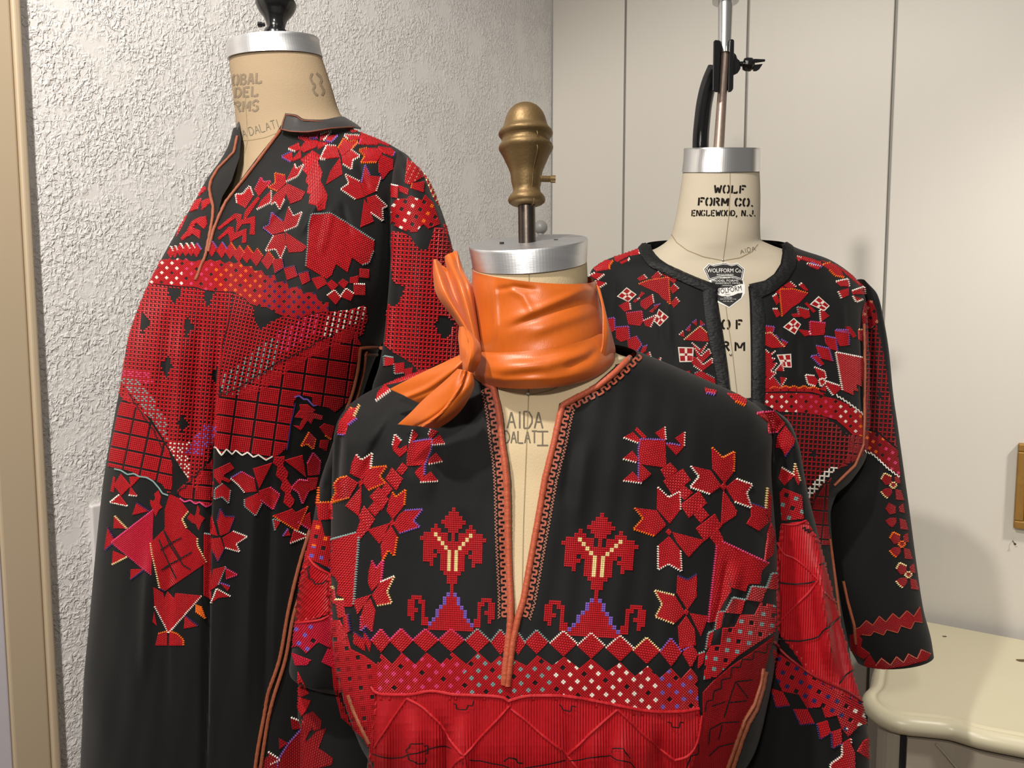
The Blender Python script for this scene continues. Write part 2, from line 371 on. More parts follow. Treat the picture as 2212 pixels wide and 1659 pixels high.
def loft(name, keys, m, parent, surf=None, nf=130, nb=30, step=5.0, folds=None, hole=None, tilt=0.0, e=1.0, caps=False, label=None, smooth=True, kind=None):
    K = np.array([list(k) + [0] * (8 - len(k)) for k in keys], float)
    ym = (K[:, 1] + K[:, 3]) / 2; d = np.r_[0, np.cumsum(np.hypot(np.diff(ym), .25 * np.abs(np.diff(K[:, 0])) + .25 * np.abs(np.diff(K[:, 2]))))]
    nr = max(2, int(d[-1] / step) + 1); t = np.linspace(0, d[-1], nr)
    R = np.stack([pchip(d, K[:, i], t) for i in range(8)], 1)
    PL = P(R[:, 0], R[:, 1], R[:, 4] - R[:, 7] / 2); PR = P(R[:, 2], R[:, 3], R[:, 4] + R[:, 7] / 2)
    A = (PR - PL) / 2; C = (PL + PR) / 2
    Fv = np.cross(A, Z); Fv /= np.linalg.norm(Fv, axis=1)[:, None]
    th = np.linspace(0, math.pi, nf); tb = np.linspace(0, math.pi, nb + 2)[1:-1]
    ca = np.r_[-np.cos(th), np.cos(tb)]; sa = np.r_[np.sin(th) ** e, -np.sin(tb) ** e]
    dep = np.where(sa[None] >= 0, sa[None] * R[:, 5:6], sa[None] * R[:, 6:7])
    V = C[:, None] + A[:, None] * ca[None, :, None] + Fv[:, None] * dep[..., None]
    V[..., 2] -= tilt * dep
    N = nf + nb
    if folds is not None:
        p = pix(V[:, :nf].reshape(-1, 3)); a = folds(p[:, 0], p[:, 1]).reshape(nr, nf)
        a = a * np.minimum(1, np.sin(th) * 3)[None]
        V[:, :nf] += Fv[:, None] * a[..., None]
    v = V.reshape(-1, 3)
    f = np.array([(i * N + (k + 1) % N, i * N + k, (i + 1) * N + k, (i + 1) * N + (k + 1) % N) for i in range(nr - 1) for k in range(N)])
    if hole is not None:
        full = Surf(); full.add(v, f)
        c = v[f].mean(1); pc = pix(c); isf = (f.max(1) % N < nf) & (f.min(1) % N < nf) & ((f[:, 0] % N) <= nf) & ((f % N).max(1) < nf)
        rem = inpoly(pc[:, 0], pc[:, 1], hole) & isf
        vr = set(f[rem].ravel()); vk = set(f[~rem].ravel()); bd = np.array(sorted(vr & vk)); f = f[~rem]
        pb = pix(v[bd]); H = hole + [hole[0]]
        for i, (x, y) in zip(bd, pb):
            best = None
            for a, b in zip(H[:-1], H[1:]):
                dx, dy = b[0] - a[0], b[1] - a[1]; L = dx * dx + dy * dy + 1e-9
                tt = min(1, max(0, ((x - a[0]) * dx + (y - a[1]) * dy) / L)); qx, qy = a[0] + tt * dx, a[1] + tt * dy
                q = math.hypot(qx - x, qy - y)
                if best is None or q < best[0]: best = (q, qx, qy)
            if best[0] < 12:
                h = full.cast(best[1], best[2])
                if h is not None: v[i] = h[0]
    fl = [tuple(q) for q in f]
    if caps: fl += [tuple(range(N)), tuple((nr - 1) * N + k for k in range(N - 1, -1, -1))]
    if surf is not None: surf.add(v, f)
    return mesh_obj(name, v, fl, m, parent, smooth, label=label, kind=kind)
def on(surf, pts, lift=0.0, step=6.0):
    """points of a line drawn on a shell"""
    pts = np.asarray([p[:2] for p in pts], float); out = []
    d = np.r_[0, np.cumsum(np.hypot(*np.diff(pts, axis=0).T))]; n = max(2, int(d[-1] / step) + 1)
    for t in np.linspace(0, d[-1], n):
        h = surf.cast(np.interp(t, d, pts[:, 0]), np.interp(t, d, pts[:, 1]))
        if h is not None: out.append(h[0] + h[1] * lift)
    return np.array(out)
def tube_on(mb, surf, pts, r, lift=None, step=5.0, n=8, wob=0.0):
    q = on(surf, pts, r * .5 if lift is None else lift, step)
    if len(q) > 1: mb.tube(q, r, n, wob)
def offpath(pts, d):
    pts = np.asarray(pts, float); T = np.gradient(pts, axis=0); T /= np.linalg.norm(T, axis=1)[:, None] + 1e-9
    return pts + np.stack([-T[:, 1], T[:, 0]], 1) * d
def resample(pts, step):
    pts = np.asarray([p[:2] for p in pts], float); d = np.r_[0, np.cumsum(np.hypot(*np.diff(pts, axis=0).T))]
    n = max(2, int(round(d[-1] / step)) + 1); t = np.linspace(0, d[-1], n)
    return np.stack([np.interp(t, d, pts[:, 0]), np.interp(t, d, pts[:, 1])], 1)
def strokes_on(mb, surf, lines, wpx, lift=.0004, step=4.0):
    """flat ink or thread strokes lying on a shell"""
    for ln in lines:
        c = resample(ln, step); a = offpath(c, wpx / 2); b = offpath(c, -wpx / 2); v = []
        for p, q in zip(a, b):
            h, g = surf.cast(*p), surf.cast(*q)
            if h is None or g is None or np.linalg.norm(h[0] - g[0]) > .03:
                if len(v) >= 4: mb.add(v, [(i, i + 1, i + 3, i + 2) for i in range(0, len(v) - 2, 2)])
                v = []; continue
            v += [h[0] + h[1] * lift, g[0] + g[1] * lift]
        if len(v) >= 4: mb.add(v, [(i, i + 1, i + 3, i + 2) for i in range(0, len(v) - 2, 2)])
LET = {'A': '0,0 .5,1 1,0|.2,.38 .8,.38', 'B': '0,0 0,1|0,1 .7,1 .9,.78 .7,.54 0,.52|.7,.52 1,.28 .75,0 0,0', 'C': '1,.8 .75,1 .25,1 0,.7 0,.3 .25,0 .75,0 1,.2', 'D': '0,0 0,1 .6,1 1,.65 1,.35 .6,0 0,0',
       'E': '1,0 0,0 0,1 1,1|0,.5 .75,.5', 'F': '0,0 0,1 1,1|0,.52 .75,.52', 'G': '1,.8 .75,1 .25,1 0,.7 0,.3 .25,0 .8,0 1,.2 1,.45 .6,.45', 'I': '.5,0 .5,1', 'J': '.9,1 .9,.25 .6,0 .2,.05 .05,.3', 'L': '0,1 0,0 1,0',
       'M': '0,0 0,1 .5,.35 1,1 1,0', 'N': '0,0 0,1 1,0 1,1', 'O': '.5,1 .15,.9 0,.65 0,.35 .15,.1 .5,0 .85,.1 1,.35 1,.65 .85,.9 .5,1', 'R': '0,0 0,1 .7,1 1,.77 .7,.52 0,.5|.5,.5 1,0', 'S': '1,.85 .7,1 .25,1 0,.78 .2,.57 .8,.43 1,.22 .75,0 .25,0 0,.15',
       'T': '.5,0 .5,1|0,1 1,1', 'W': '0,1 .25,0 .5,.7 .75,0 1,1', '.': '.4,0 .6,0 .6,.12', ',': '.6,.12 .4,-.15', "I'": '0,1 1,1|.5,1 .5,0|0,0 1,0'}
STEN = {'W': '0,1 .22,0|.28,.06 .46,.72|.54,.72 .72,.06|.78,0 1,1', 'O': '.32,1 .08,.85 0,.6 0,.4 .08,.15 .32,0|.68,1 .92,.85 1,.6 1,.4 .92,.15 .68,0', 'L': '.1,1 .1,.0|.35,.06 1,.06 1,.25', 'F': '.1,0 .1,1|.35,.95 1,.95 1,.8|.35,.53 .75,.53',
        'R': '.05,0 .05,1|.32,.96 .75,.94 .95,.76 .75,.56 .32,.53|.55,.46 1,0', 'M': '.03,0 .03,1|.16,.9 .46,.3|.55,.3 .84,.9|.97,0 .97,1', 'C': '.34,1 .08,.85 0,.6 0,.4 .08,.15 .34,0|.62,.98 .9,.85 1,.68|.62,.02 .9,.15 1,.32', 'E': '.1,0 .1,1|.35,.95 1,.95|.35,.52 .8,.52|.35,.05 1,.05',
        'N': '.05,0 .05,1|.2,.95 .8,.05|.95,0 .95,1', 'G': '.34,1 .08,.85 0,.6 0,.4 .08,.15 .34,0|.62,.98 .95,.8|.62,.02 .95,.1 .95,.42 .65,.42', 'D': '.08,0 .08,1|.35,.96 .8,.85 1,.6 1,.4 .8,.15 .35,.04', 'J': '.9,1 .9,.3|.75,.05 .3,.05 .1,.3', 'A': '0,0 .42,1|.58,1 1,0|.35,.33 .65,.33',
        'B': '.08,0 .08,1|.35,.96 .8,.9 .9,.75 .75,.56 .35,.53|.75,.48 1,.3 .8,.06 .35,.04', 'S': '.95,.85 .7,1 .3,1 .05,.8 .15,.6 .4,.53|.6,.47 .9,.38 .95,.2 .7,0 .3,0 .05,.15', '.': '.3,0 .6,0 .6,.14', ',': '.6,.14 .3,-.2'}
def write(mb, surf, txt, x0, y0, x1, y1, hgt, wpx, font=LET, gap=.3, slant=0.0, wgt=None):
    """letters along the base line (x0,y0)-(x1,y1)"""
    n = len(txt); u = np.array([x1 - x0, y1 - y0], float); L = np.hypot(*u); u /= L; vv = np.array([u[1], -u[0]])
    ws = [(.45 if c in "I.,'" else .5 if c == ' ' else 1.15 if c in 'MW' else 1.0) for c in txt]; tot = sum(ws) + gap * (n - 1); s = L / tot; x = 0
    for c, wd in zip(txt, ws):
        if c in font:
            for st in font[c].split('|'):
                pts = [tuple(map(float, p.split(','))) for p in st.split()]
                strokes_on(mb, surf, [[np.array([x0, y0]) + u * (s * (x + (a * wd)) + slant * b * hgt) + vv * b * hgt for a, b in pts]], wpx)
        x += wd + gap
class Zm:
    """picture crops the outlines were measured in: origin and scale"""
    def __init__(s, ox, oy, k): s.o = (ox, oy, k)
    def __call__(s, x, y): return s.o[0] + x / s.o[2], s.o[1] + y / s.o[2]
def parse(txt, z=None):
    out = []
    for t in txt.split():
        c = ''
        if t[-1].isalpha(): c = t[-1]; t = t[:-1]
        x, y = map(float, t.split(','))
        if z is not None: x, y = z(x, y)
        out.append((x, y, c))
    return out
def outset(poly, d):
    """an outline pushed outwards a little, to the edge of its outer stitches"""
    p = np.array([q[:2] for q in poly], float); n = len(p); a = sum(p[i - 1, 0] * p[i, 1] - p[i, 0] * p[i - 1, 1] for i in range(n)); sg = 1 if a > 0 else -1
    e = np.roll(p, -1, 0) - p; L = np.linalg.norm(e, axis=1)[:, None] + 1e-9; nrm = np.stack([e[:, 1], -e[:, 0]], 1) / L * sg
    m = nrm + np.roll(nrm, 1, 0); k = np.maximum((m * m).sum(1), .9)[:, None]
    o = p + m * 2 * d / k
    return [(o[i, 0], o[i, 1], poly[i][2]) for i in range(n)]
def area(w):
    w = np.asarray(w); x, y = w[:, 0], w[:, 1]; return abs(np.dot(x, np.roll(y, 1)) - np.dot(y, np.roll(x, 1))) / 2
def clip(subject, q):
    """part of an outline that lies inside one (convex) stitch cell"""
    out = list(subject); c = q.mean(0); n = len(q)
    for i in range(n):
        ax, ay = q[i]; bx, by = q[(i + 1) % n]; ex, ey = bx - ax, by - ay
        sg = 1 if ex * (c[1] - ay) - ey * (c[0] - ax) > 0 else -1
        src = out; out = []
        if not src: return None
        S = [sg * (ex * (p[1] - ay) - ey * (p[0] - ax)) for p in src]
        for j in range(len(src)):
            p, r = src[j - 1], src[j]; sp, sr = S[j - 1], S[j]
            if (sp >= 0) != (sr >= 0):
                t = sp / (sp - sr); out.append((p[0] + t * (r[0] - p[0]), p[1] + t * (r[1] - p[1])))
            if sr >= 0: out.append(r)
    w = []
    for p in out:
        if not w or math.hypot(p[0] - w[-1][0], p[1] - w[-1][1]) > .15: w.append(p)
    if len(w) > 2 and math.hypot(w[0][0] - w[-1][0], w[0][1] - w[-1][1]) < .15: w.pop()
    return np.array(w) if len(w) >= 3 else None
class Emb:
    """a patch of raised stitches on a garment"""
    def __init__(s, surf): s.s = surf; s.v = []; s.f = []; s.m = []
    def hit(s, p, c):
        """point on the cloth; where a stitch runs over the cloth's outline it stops there"""
        h = s.s.cast(*p)
        if h is not None: return h
        a, b = np.asarray(c, float), np.asarray(p, float); best = s.s.cast(*a)
        if best is None: return None
        for _ in range(5):
            m = (a + b) / 2; h = s.s.cast(*m)
            if h is None: b = m
            else: a = m; best = h
        return best
    def cells(s, quads, cols, ht=.42, inset=.5, ridge=False, cpx=None):
        """outlines in picture units of each stitch, laid on the cloth and raised"""
        for q, c in zip(quads, cols):
            q = np.asarray(q, float); n_ = len(q); cen = q.mean(0)
            h = [s.hit(p, cen) for p in q]
            if any(x is None for x in h): continue
            b = np.array([x[0] for x in h]); e = np.linalg.norm(b - np.roll(b, 1, 0), axis=1)
            px = np.linalg.norm(q - np.roll(q, 1, 0), axis=1)
            if (e > .012 * px + .002).any(): continue
            n = np.mean([x[1] for x in h], 0); n /= np.linalg.norm(n) + 1e-9
            w_ = min(np.percentile(e, 40), .0030) if cpx is None else cpx * float(np.median(e / np.maximum(px, .3))); w_ = min(w_, .0030); ctr = b.mean(0); k = len(s.v)
            hh = w_ * ht * random.uniform(.85, 1.15) + .00018
            base = b + n * .00015
            if ridge and n_ == 4:
                r0 = (base[0] * .5 + base[1] * .5) + n * hh; r1 = (base[2] * .5 + base[3] * .5) + n * hh
                s.v += [*base, r0, r1]; s.f += [(k, k + 4, k + 5, k + 3), (k + 1, k + 2, k + 5, k + 4), (k, k + 1, k + 4), (k + 2, k + 3, k + 5)]; s.m += [c] * 4
            else:
                base = ctr + n * .00015 + (b - ctr) * .95
                top = ctr + (b - ctr) * inset + n * hh
                s.v += [*base, *top]
                s.f += [tuple(range(k + n_, k + 2 * n_))] + [(k + i, k + (i + 1) % n_, k + n_ + (i + 1) % n_, k + n_ + i) for i in range(n_)]; s.m += [c] * (n_ + 1)
    def poly(s, poly, cell, ang=0.0, col='r', fn=None, ht=.42, ridge=False, asp=1.0, holes=None, stag=0.0, bead=1.0, grow=0.0):
        if grow: poly = outset(poly, grow)
        xs = np.array([p[0] for p in poly]); ys = np.array([p[1] for p in poly]); cx, cy = xs.mean(), ys.mean()
        a = math.radians(ang); ux, uy = math.cos(a), math.sin(a); vx, vy = -uy, ux
        U = (xs - cx) * ux + (ys - cy) * uy; V = (xs - cx) * vx + (ys - cy) * vy; ch = cell * asp
        i0, i1 = math.floor(U.min() / cell) - 2, math.ceil(U.max() / cell) + 2; j0, j1 = math.floor(V.min() / ch) - 2, math.ceil(V.max() / ch) + 2
        I, J = np.meshgrid(np.arange(i0, i1), np.arange(j0, j1)); I = I.ravel(); J = J.ravel()
        off = stag * np.mod(I, 2)
        du = (I + .5) * cell; dv = (J + .5 + off) * ch
        x = cx + du * ux + dv * vx; y = cy + du * uy + dv * vy
        dmin = np.full(x.shape, 1e9); n = len(poly)
        for e in range(n): dmin = np.minimum(dmin, segdist(x, y, poly[e], poly[(e + 1) % n]))
        ins = inpoly(x, y, poly); rad = .5 * math.hypot(cell, ch)
        k = ins | (dmin < rad)
        for h in (holes or []): k &= ~inpoly(x, y, h)
        I, J, x, y, ins, dmin, off = I[k], J[k], x[k], y[k], ins[k], dmin[k], off[k]
        cc = np.full(len(I), PAL.index(col))
        if fn is not None:
            r = fn(I, J, x, y); cc = np.where(r == -2, cc, r)
        keep = cc >= 0; I, J, cc, ins, dmin, off = I[keep], J[keep], cc[keep], ins[keep], dmin[keep], off[keep]
        g = []
        for di, dj in ((0, 0), (1, 0), (1, 1), (0, 1)):
            du = (I + di) * cell; dv = (J + dj + off) * ch
            g.append(np.stack([cx + du * ux + dv * vx, cy + du * uy + dv * vy], 1))
        G = np.stack(g, 1); full = ins & (dmin >= rad); out = []; oc = []
        pl = [(p[0], p[1]) for p in poly]
        for q, c, f in zip(G, cc, full):
            if f: out.append(q); oc.append(c); continue
            w = clip(pl, q)
            if w is not None and area(w) > .10 * cell * ch: out.append(w); oc.append(c)
        s.cells(out, oc, ht, ridge=ridge, cpx=cell)
        # coloured edge: a row of little slanting stitches along the marked sides
        for e in range(n):
            if poly[e][2]:
                p0 = np.array(poly[e][:2]); p1 = np.array(poly[(e + 1) % n][:2]); d = p1 - p0; L = np.hypot(*d)
                if L < 2: continue
                d /= L; nn = np.array([-d[1], d[0]]); z = min(max(cell, 3.6), 4.4) * bead * 1.15; m = max(1, int(round(L / (z * 1.05)))); q = []
                for t in range(m):
                    o = p0 + d * (L * (t + .5) / m)
                    q.append([o - d * z * .48, o - nn * z * .72 + d * z * .12, o + d * z * .48, o + nn * z * .72 - d * z * .12])
                s.cells(q, [PAL.index(poly[e][2])] * m, .6, .45)
    def band(s, top, bot, nu, nv, fn, ht=.32, ridge=False):
        """stitches in a curved strip between two outlines"""
        def rs(pl, n):
            pl = np.asarray([p[:2] for p in pl], float); d = np.r_[0, np.cumsum(np.hypot(*np.diff(pl, axis=0).T))]; t = np.linspace(0, d[-1], n + 1)
            return np.stack([np.interp(t, d, pl[:, 0]), np.interp(t, d, pl[:, 1])], 1)
        a, b = rs(top, nu), rs(bot, nu); t = np.linspace(0, 1, nv + 1)[:, None, None]; G = a[None] * (1 - t) + b[None] * t
        I, J = np.meshgrid(np.arange(nu), np.arange(nv)); I = I.ravel(); J = J.ravel()
        ctr = (G[J, I] + G[J + 1, I + 1]) / 2
        cc = fn(I, J, ctr[:, 0], ctr[:, 1]); k = cc >= 0; I, J, cc = I[k], J[k], cc[k]
        s.cells(np.stack([G[J, I], G[J, I + 1], G[J + 1, I + 1], G[J + 1, I]], 1), cc, ht, ridge=ridge)
    def bitmap(s, rows, org, cu, cv, col='r', sub=2):
        q = []; c = []; org = np.asarray(org, float); cu = np.asarray(cu, float); cv = np.asarray(cv, float)
        for j, row in enumerate(rows):
            for i, ch in rowcells(row):
                for a in range(sub):
                    for b in range(sub):
                        o = org + cu * (i - .5 + a / sub) + cv * (j + b / sub)
                        q.append([o, o + cu / sub, o + cu / sub + cv / sub, o + cv / sub]); c.append(PAL.index(col if ch == '#' else ch))
        s.cells(np.array(q), c)
    def obj(s, name, parent, label=None):
        if not s.f: return None
        return mesh_obj(name, s.v, s.f, THREAD, parent, False, mi=s.m, label=label)
def rowcells(row):
    for i, ch in enumerate(row):
        if ch != '.':
            yield i, ch
            if i: yield -i, ch
def sheet(name, rows, m, parent, nu=40, nv=40, thick=.0012, surf=None, label=None, fold=None):
    """a piece of cloth through a lattice of (x, y, depth) points"""
    G = np.array(rows, float); G = np.stack([P(G[..., 0], G[..., 1], G[..., 2])[..., k] for k in range(3)], -1)
    a = np.linspace(0, 1, G.shape[0]); t = np.linspace(0, 1, nv)
    H = np.stack([[cubic(a, G[:, j, k], t) for k in range(3)] for j in range(G.shape[1])], 0).transpose(2, 0, 1)
    a = np.linspace(0, 1, G.shape[1]); t = np.linspace(0, 1, nu)
    W = np.stack([[cubic(a, H[i, :, k], t) for k in range(3)] for i in range(nv)], 0).transpose(0, 2, 1)
    if fold is not None:
        uu, vv = np.meshgrid(np.linspace(0, 1, nu), np.linspace(0, 1, nv))
        W = W - FW * fold(uu, vv)[..., None]
    v = W.reshape(-1, 3); f = [(i * nu + k, (i + 1) * nu + k, (i + 1) * nu + k + 1, i * nu + k + 1) for i in range(nv - 1) for k in range(nu - 1)]
    if surf is not None: surf.add(v, f)
    o = mesh_obj(name, v, f, m, parent, True, label=label)
    if thick: q = o.modifiers.new('cloth', 'SOLIDIFY'); q.thickness = thick; q.offset = 0
    return o
def cubic(x, y, t):
    """Catmull-Rom through the knots"""
    n = len(x); m = np.gradient(y, x) if n > 2 else np.full(n, (y[-1] - y[0]) / (x[-1] - x[0]))
    i = np.clip(np.searchsorted(x, t) - 1, 0, n - 2); h = x[i + 1] - x[i]; s = (t - x[i]) / h
    return (2 * s ** 3 - 3 * s ** 2 + 1) * y[i] + (s ** 3 - 2 * s ** 2 + s) * h * m[i] + (-2 * s ** 3 + 3 * s ** 2) * y[i + 1] + (s ** 3 - s ** 2) * h * m[i + 1]
# ------------------------------------------------------------------ dress forms
def stand(root, z0):
    x, y = root.location[0], root.location[1]
    q = MB(); q.lathe((x, y, .03), (0, 0, 1), [(0, .016), (z0 - .03, .016)], 20); q.obj('stand_pole', BLKMET, root, True)
    q = MB(); q.lathe((x, y, 0), (0, 0, 1), [(0, .19), (.012, .19), (.022, .17), (.03, .05), (.06, .03)], 48); q.obj('stand_base', BLKMET, root, True)
def pxlathe(mb, ax, prof, D, n=48):
    """turned part: profile rows (y, halfwidth) in picture units about an upright axis ((x,y) low, (x,y) high)"""
    lo, hi = P(ax[0][0], ax[0][1], D), P(ax[1][0], ax[1][1], D); u = hi - lo; L = np.linalg.norm(u); u /= L; k = L / abs(ax[0][1] - ax[1][1])
    mb.lathe(lo, u, [((ax[0][1] - y) * k, max(1e-4, hw * D / F)) for y, hw in prof], n)
def seam(root, surf, lines, mtl=SEAM, wpx=1.6, name='seam', lift=.0004):
    q = MB(); strokes_on(q, surf, lines, wpx, lift); q.obj(name, mtl, root)
# --- front form
c = P(1140, 700, .76)
FF = thing('dress_form', 'tan linen dress form in front with a gold finial on its neck cap', 'dress form', (float(c[0]), float(c[1]), 0))
SBF = Surf()
loft('body', [(1021, 576, 1267, 560, .752, .055, .055), (1021, 660, 1272, 650, .754, .056, .057), (1014, 740, 1294, 728, .756, .058, .06), (992, 790, 1340, 770, .758, .060, .06), (930, 835, 1450, 802, .762, .062, .065),
              (850, 878, 1560, 852, .768, .071, .075), (790, 918, 1630, 892, .772, .080, .08), (748, 975, 1648, 950, .775, .087, .08), (740, 1100, 1648, 1100, .775, .102, .08), (738, 1200, 1652, 1200, .775, .114, .08),
              (745, 1320, 1655, 1320, .775, .122, .08), (775, 1420, 1622, 1420, .775, .112, .08), (800, 1500, 1600, 1500, .775, .09, .08), (840, 1659, 1550, 1659, .775, .075, .08), (900, 1850, 1500, 1850, .78, .08, .08), (860, 2150, 1530, 2150, .78, .1, .09)],
     LINEN_F, FF, SBF, step=7, tilt=.2, caps=True)
loft('neck_plate', [(1014, 532, 1268, 513, .752, .0575, .0575), (1013, 536, 1269, 517, .752, .058, .058), (1014, 540, 1269, 521, .752, .058, .058), (1021, 579, 1267, 562, .752, .057, .057)], ALU, FF, nf=60, nb=60, step=3, tilt=.21, caps=True, smooth=False, label='brushed aluminium neck cap')
stand(FF, .62)
q = MB(); pxlathe(q, ((1139, 548), (1137.5, 440)), [(548, 18.5), (436, 18.5)], .752); q.obj('rod', STEEL, FF, True)
q = MB(); prof = [(222.5, 1), (223.5, 9), (226, 18), (231, 27), (238, 34), (246, 39.5), (256, 43.5), (266, 46), (273, 48), (279, 52), (284, 57), (288, 59), (292, 58.5), (296, 55), (301, 52.5), (306, 52), (311, 54.5), (315, 58), (319, 59), (323, 58.5), (328, 55.5), (334, 52), (342, 48), (352, 43.5), (362, 39), (371, 35.5), (378, 34), (392, 33), (404, 30), (411, 29.5), (417, 31.5), (422, 36), (427, 39.5), (432, 40.5), (437, 39), (441, 34), (444, 26)]
pxlathe(q, ((1138, 444), (1134.5, 223)), prof[::-1], .752, 64); q.obj('finial', BRASS, FF, True, label='gold painted cast finial')
q = MB(); v = [P(1136 + 8 + 14 * 0, 226, .705)]
sp = []
for y, hw in prof[2:]: sp.append(P(1136.5 + hw * .42, y, .752 - hw * .9 * .752 / F))
q.tube(sp, .00035, 6); q.obj('mould_line', BRASS, FF, True)
q = MB(); a = P(1166, 386, .735); b = P(1200, 387, .735); u = (b - a) / np.linalg.norm(b - a)
pr = [(0, .0032)] + [(x, .0032 if i % 2 else .0027) for i, x in enumerate(np.linspace(.001, .0105, 14))] + [(.0106, .0036), (.0150, .0036)]
q.lathe(a, u, pr, 12); q.obj('set_screw', BRASS, FF)
for x, y in ((1084, 524), (1201, 518)):
    q = MB(); p = P(x, y, .752); q.lathe(p, (0, 0, 1), [(-.004, .0022), (.0004, .0022)], 10); q.obj('screw_hole', DGAP, FF)
# --- left form
c = P(610, 700, 1.02)
FL = thing('dress_form', 'beige linen dress form on the left with a black finial on its neck cap', 'dress form', (float(c[0]), float(c[1]), 0))
SBL = Surf()
loft('body', [(499, 128, 692, 118, 1.02, .0555, .0555), (507, 200, 715, 188, 1.02, .058, .058), (513, 250, 731, 240, 1.02, .06, .062), (516, 288, 750, 268, 1.018, .062, .066), (516, 320, 790, 295, 1.012, .068, .074), (510, 355, 840, 330, 1.006, .080, .08),
              (484, 410, 872, 380, 1.0, .094, .09), (450, 460, 880, 440, .99, .108, .095), (405, 520, 872, 520, .985, .115, .1), (350, 620, 850, 620, .98, .124, .1), (325, 700, 820, 700, .98, .124, .1), (310, 800, 770, 800, .98, .116, .1), (300, 950, 730, 950, .98, .1, .1), (280, 1200, 730, 1200, .98, .1, .1), (300, 1500, 740, 1500, .98, .1, .1)],
     LINEN_L, FL, SBL, step=7, tilt=.16, caps=True)
loft('neck_plate', [(496, 95, 686, 80, 1.02, .0575, .0575), (494, 99, 688, 84, 1.02, .058, .058), (494, 103, 688, 88, 1.02, .058, .058), (496, 132, 695, 121, 1.02, .0588, .0588)], ALU, FL, nf=60, nb=60, step=3, tilt=.16, caps=True, smooth=False, label='brushed aluminium neck cap')
stand(FL, .70)
q = MB(); pxlathe(q, ((596, 92), (596, 0)), [(92, 27), (76, 27), (70, 25), (64, 21), (60, 19), (48, 21.5), (38, 26), (30, 33), (22, 38), (14, 41.5), (8, 43), (3, 41), (-2, 38), (-7, 38), (-12, 41), (-18, 43), (-24, 41), (-32, 35), (-45, 32), (-60, 24), (-70, 10), (-74, 1)], 1.02, 56); q.obj('finial', BLKMET, FL, True, label='glossy black finial')
q = MB(); a = P(572, 53, 1.0); b = P(561, 53, 1.0); q.lathe(a, (b - a) / np.linalg.norm(b - a), [(0, .0026), (.004, .0026), (.0041, .0036), (.0085, .0036)], 8); q.obj('set_screw', BLKMET, FL)
# --- right form
c = P(1562, 700, 1.2)
FR = thing('dress_form', 'cream linen dress form at the back right hanging from a steel rod', 'dress form', (float(c[0]), float(c[1]), 0))
SBR = Surf()
loft('body', [(1477, 366, 1638, 364, 1.20, .0470, .0470), (1468, 430, 1640, 428, 1.2, .050, .05), (1457, 485, 1639, 485, 1.2, .053, .052), (1447, 516, 1640, 514, 1.203, .056, .055), (1424, 535, 1668, 530, 1.207, .058, .06), (1385, 552, 1720, 547, 1.21, .06, .066), (1320, 588, 1790, 580, 1.215, .078, .075),
              (1290, 640, 1845, 635, 1.22, .092, .08), (1285, 720, 1852, 720, 1.22, .106, .08), (1285, 820, 1850, 820, 1.22, .116, .08), (1295, 920, 1840, 920, 1.22, .120, .08), (1320, 1020, 1790, 1020, 1.22, .104, .08), (1330, 1150, 1760, 1150, 1.22, .09, .08), (1310, 1400, 1780, 1400, 1.22, .1, .09)],
     LINEN_R, FR, SBR, step=6, tilt=.19, caps=True)
loft('neck_plate', [(1479, 320, 1639, 320, 1.20, .0485, .0485), (1478, 323, 1640, 323, 1.20, .049, .049), (1478, 326, 1640, 326, 1.2, .049, .049), (1474, 372, 1640, 370, 1.20, .0498, .0498)], CHROME, FR, nf=60, nb=60, step=3, tilt=.19, caps=True, smooth=False, label='polished neck cap')
stand(FR, .62)
q = MB(); pxlathe(q, ((1551.5, 335), (1566, 112)), [(335, 11.5), (112, 9.0)], 1.2); q.obj('rod', RUSTY, FR, True)
q = MB(); pxlathe(q, ((1565, 116), (1570, -120)), [(116, 13.5), (4, 15.5), (3.5, 28), (-6, 28), (-8, 15), (-120, 15)], 1.2); q.obj('hanging_tube', CHROME, FR, True, label='chrome hanging tube')
def slab(mb, pts, D0, th):
    a = [P(x, y, D0) for x, y in pts]; b = [P(x, y, D0 + th) for x, y in pts]; n = len(pts)
    mb.add(a + b, [tuple(range(n)), tuple(range(2 * n - 1, n - 1, -1))] + [(i, n + i, n + (i + 1) % n, (i + 1) % n) for i in range(n)])
q = MB(); slab(q, [(1541, 90), (1545, 86), (1556, 88), (1557, 92), (1553, 198), (1547, 200), (1539, 196)], 1.178, .035); q.obj('clamp_jaw', BLKMET, FR, bevel=.0015)
q = MB(); slab(q, [(1577, 86), (1582, 84), (1586, 87), (1584, 192), (1580, 198), (1572, 200), (1574, 130)], 1.178, .035); q.obj('clamp_jaw', BLKMET, FR, bevel=.0015)
q = MB(); slab(q, [(1554, 120), (1577, 120), (1575, 196), (1552, 196)], 1.212, .012); q.obj('clamp_web', BLKMET, FR, bevel=.001)
q = MB(); slab(q, [(1584, 113), (1590, 118), (1593, 128), (1598, 130), (1600, 148), (1594, 158), (1586, 162), (1581, 164)], 1.184, .02); q.obj('clamp_boss', BLKMET, FR, bevel=.003)
q = MB(); a = P(1598, 138, 1.194); b = P(1626, 140, 1.194); u = (b - a) / np.linalg.norm(b - a)
q.lathe(a, u, [(0, .004), (.005, .004), (.006, .009), (.010, .0105), (.017, .0105), (.021, .007), (.023, .003)], 10)
slab(q, [(1624, 129), (1630, 127), (1653, 128), (1653, 133), (1632, 136), (1626, 137)], 1.186, .012); slab(q, [(1628, 140), (1648, 138), (1640, 150), (1634, 154), (1626, 154)], 1.190, .012)
q.obj('wing_screw', BLKMET, FR, bevel=.001)
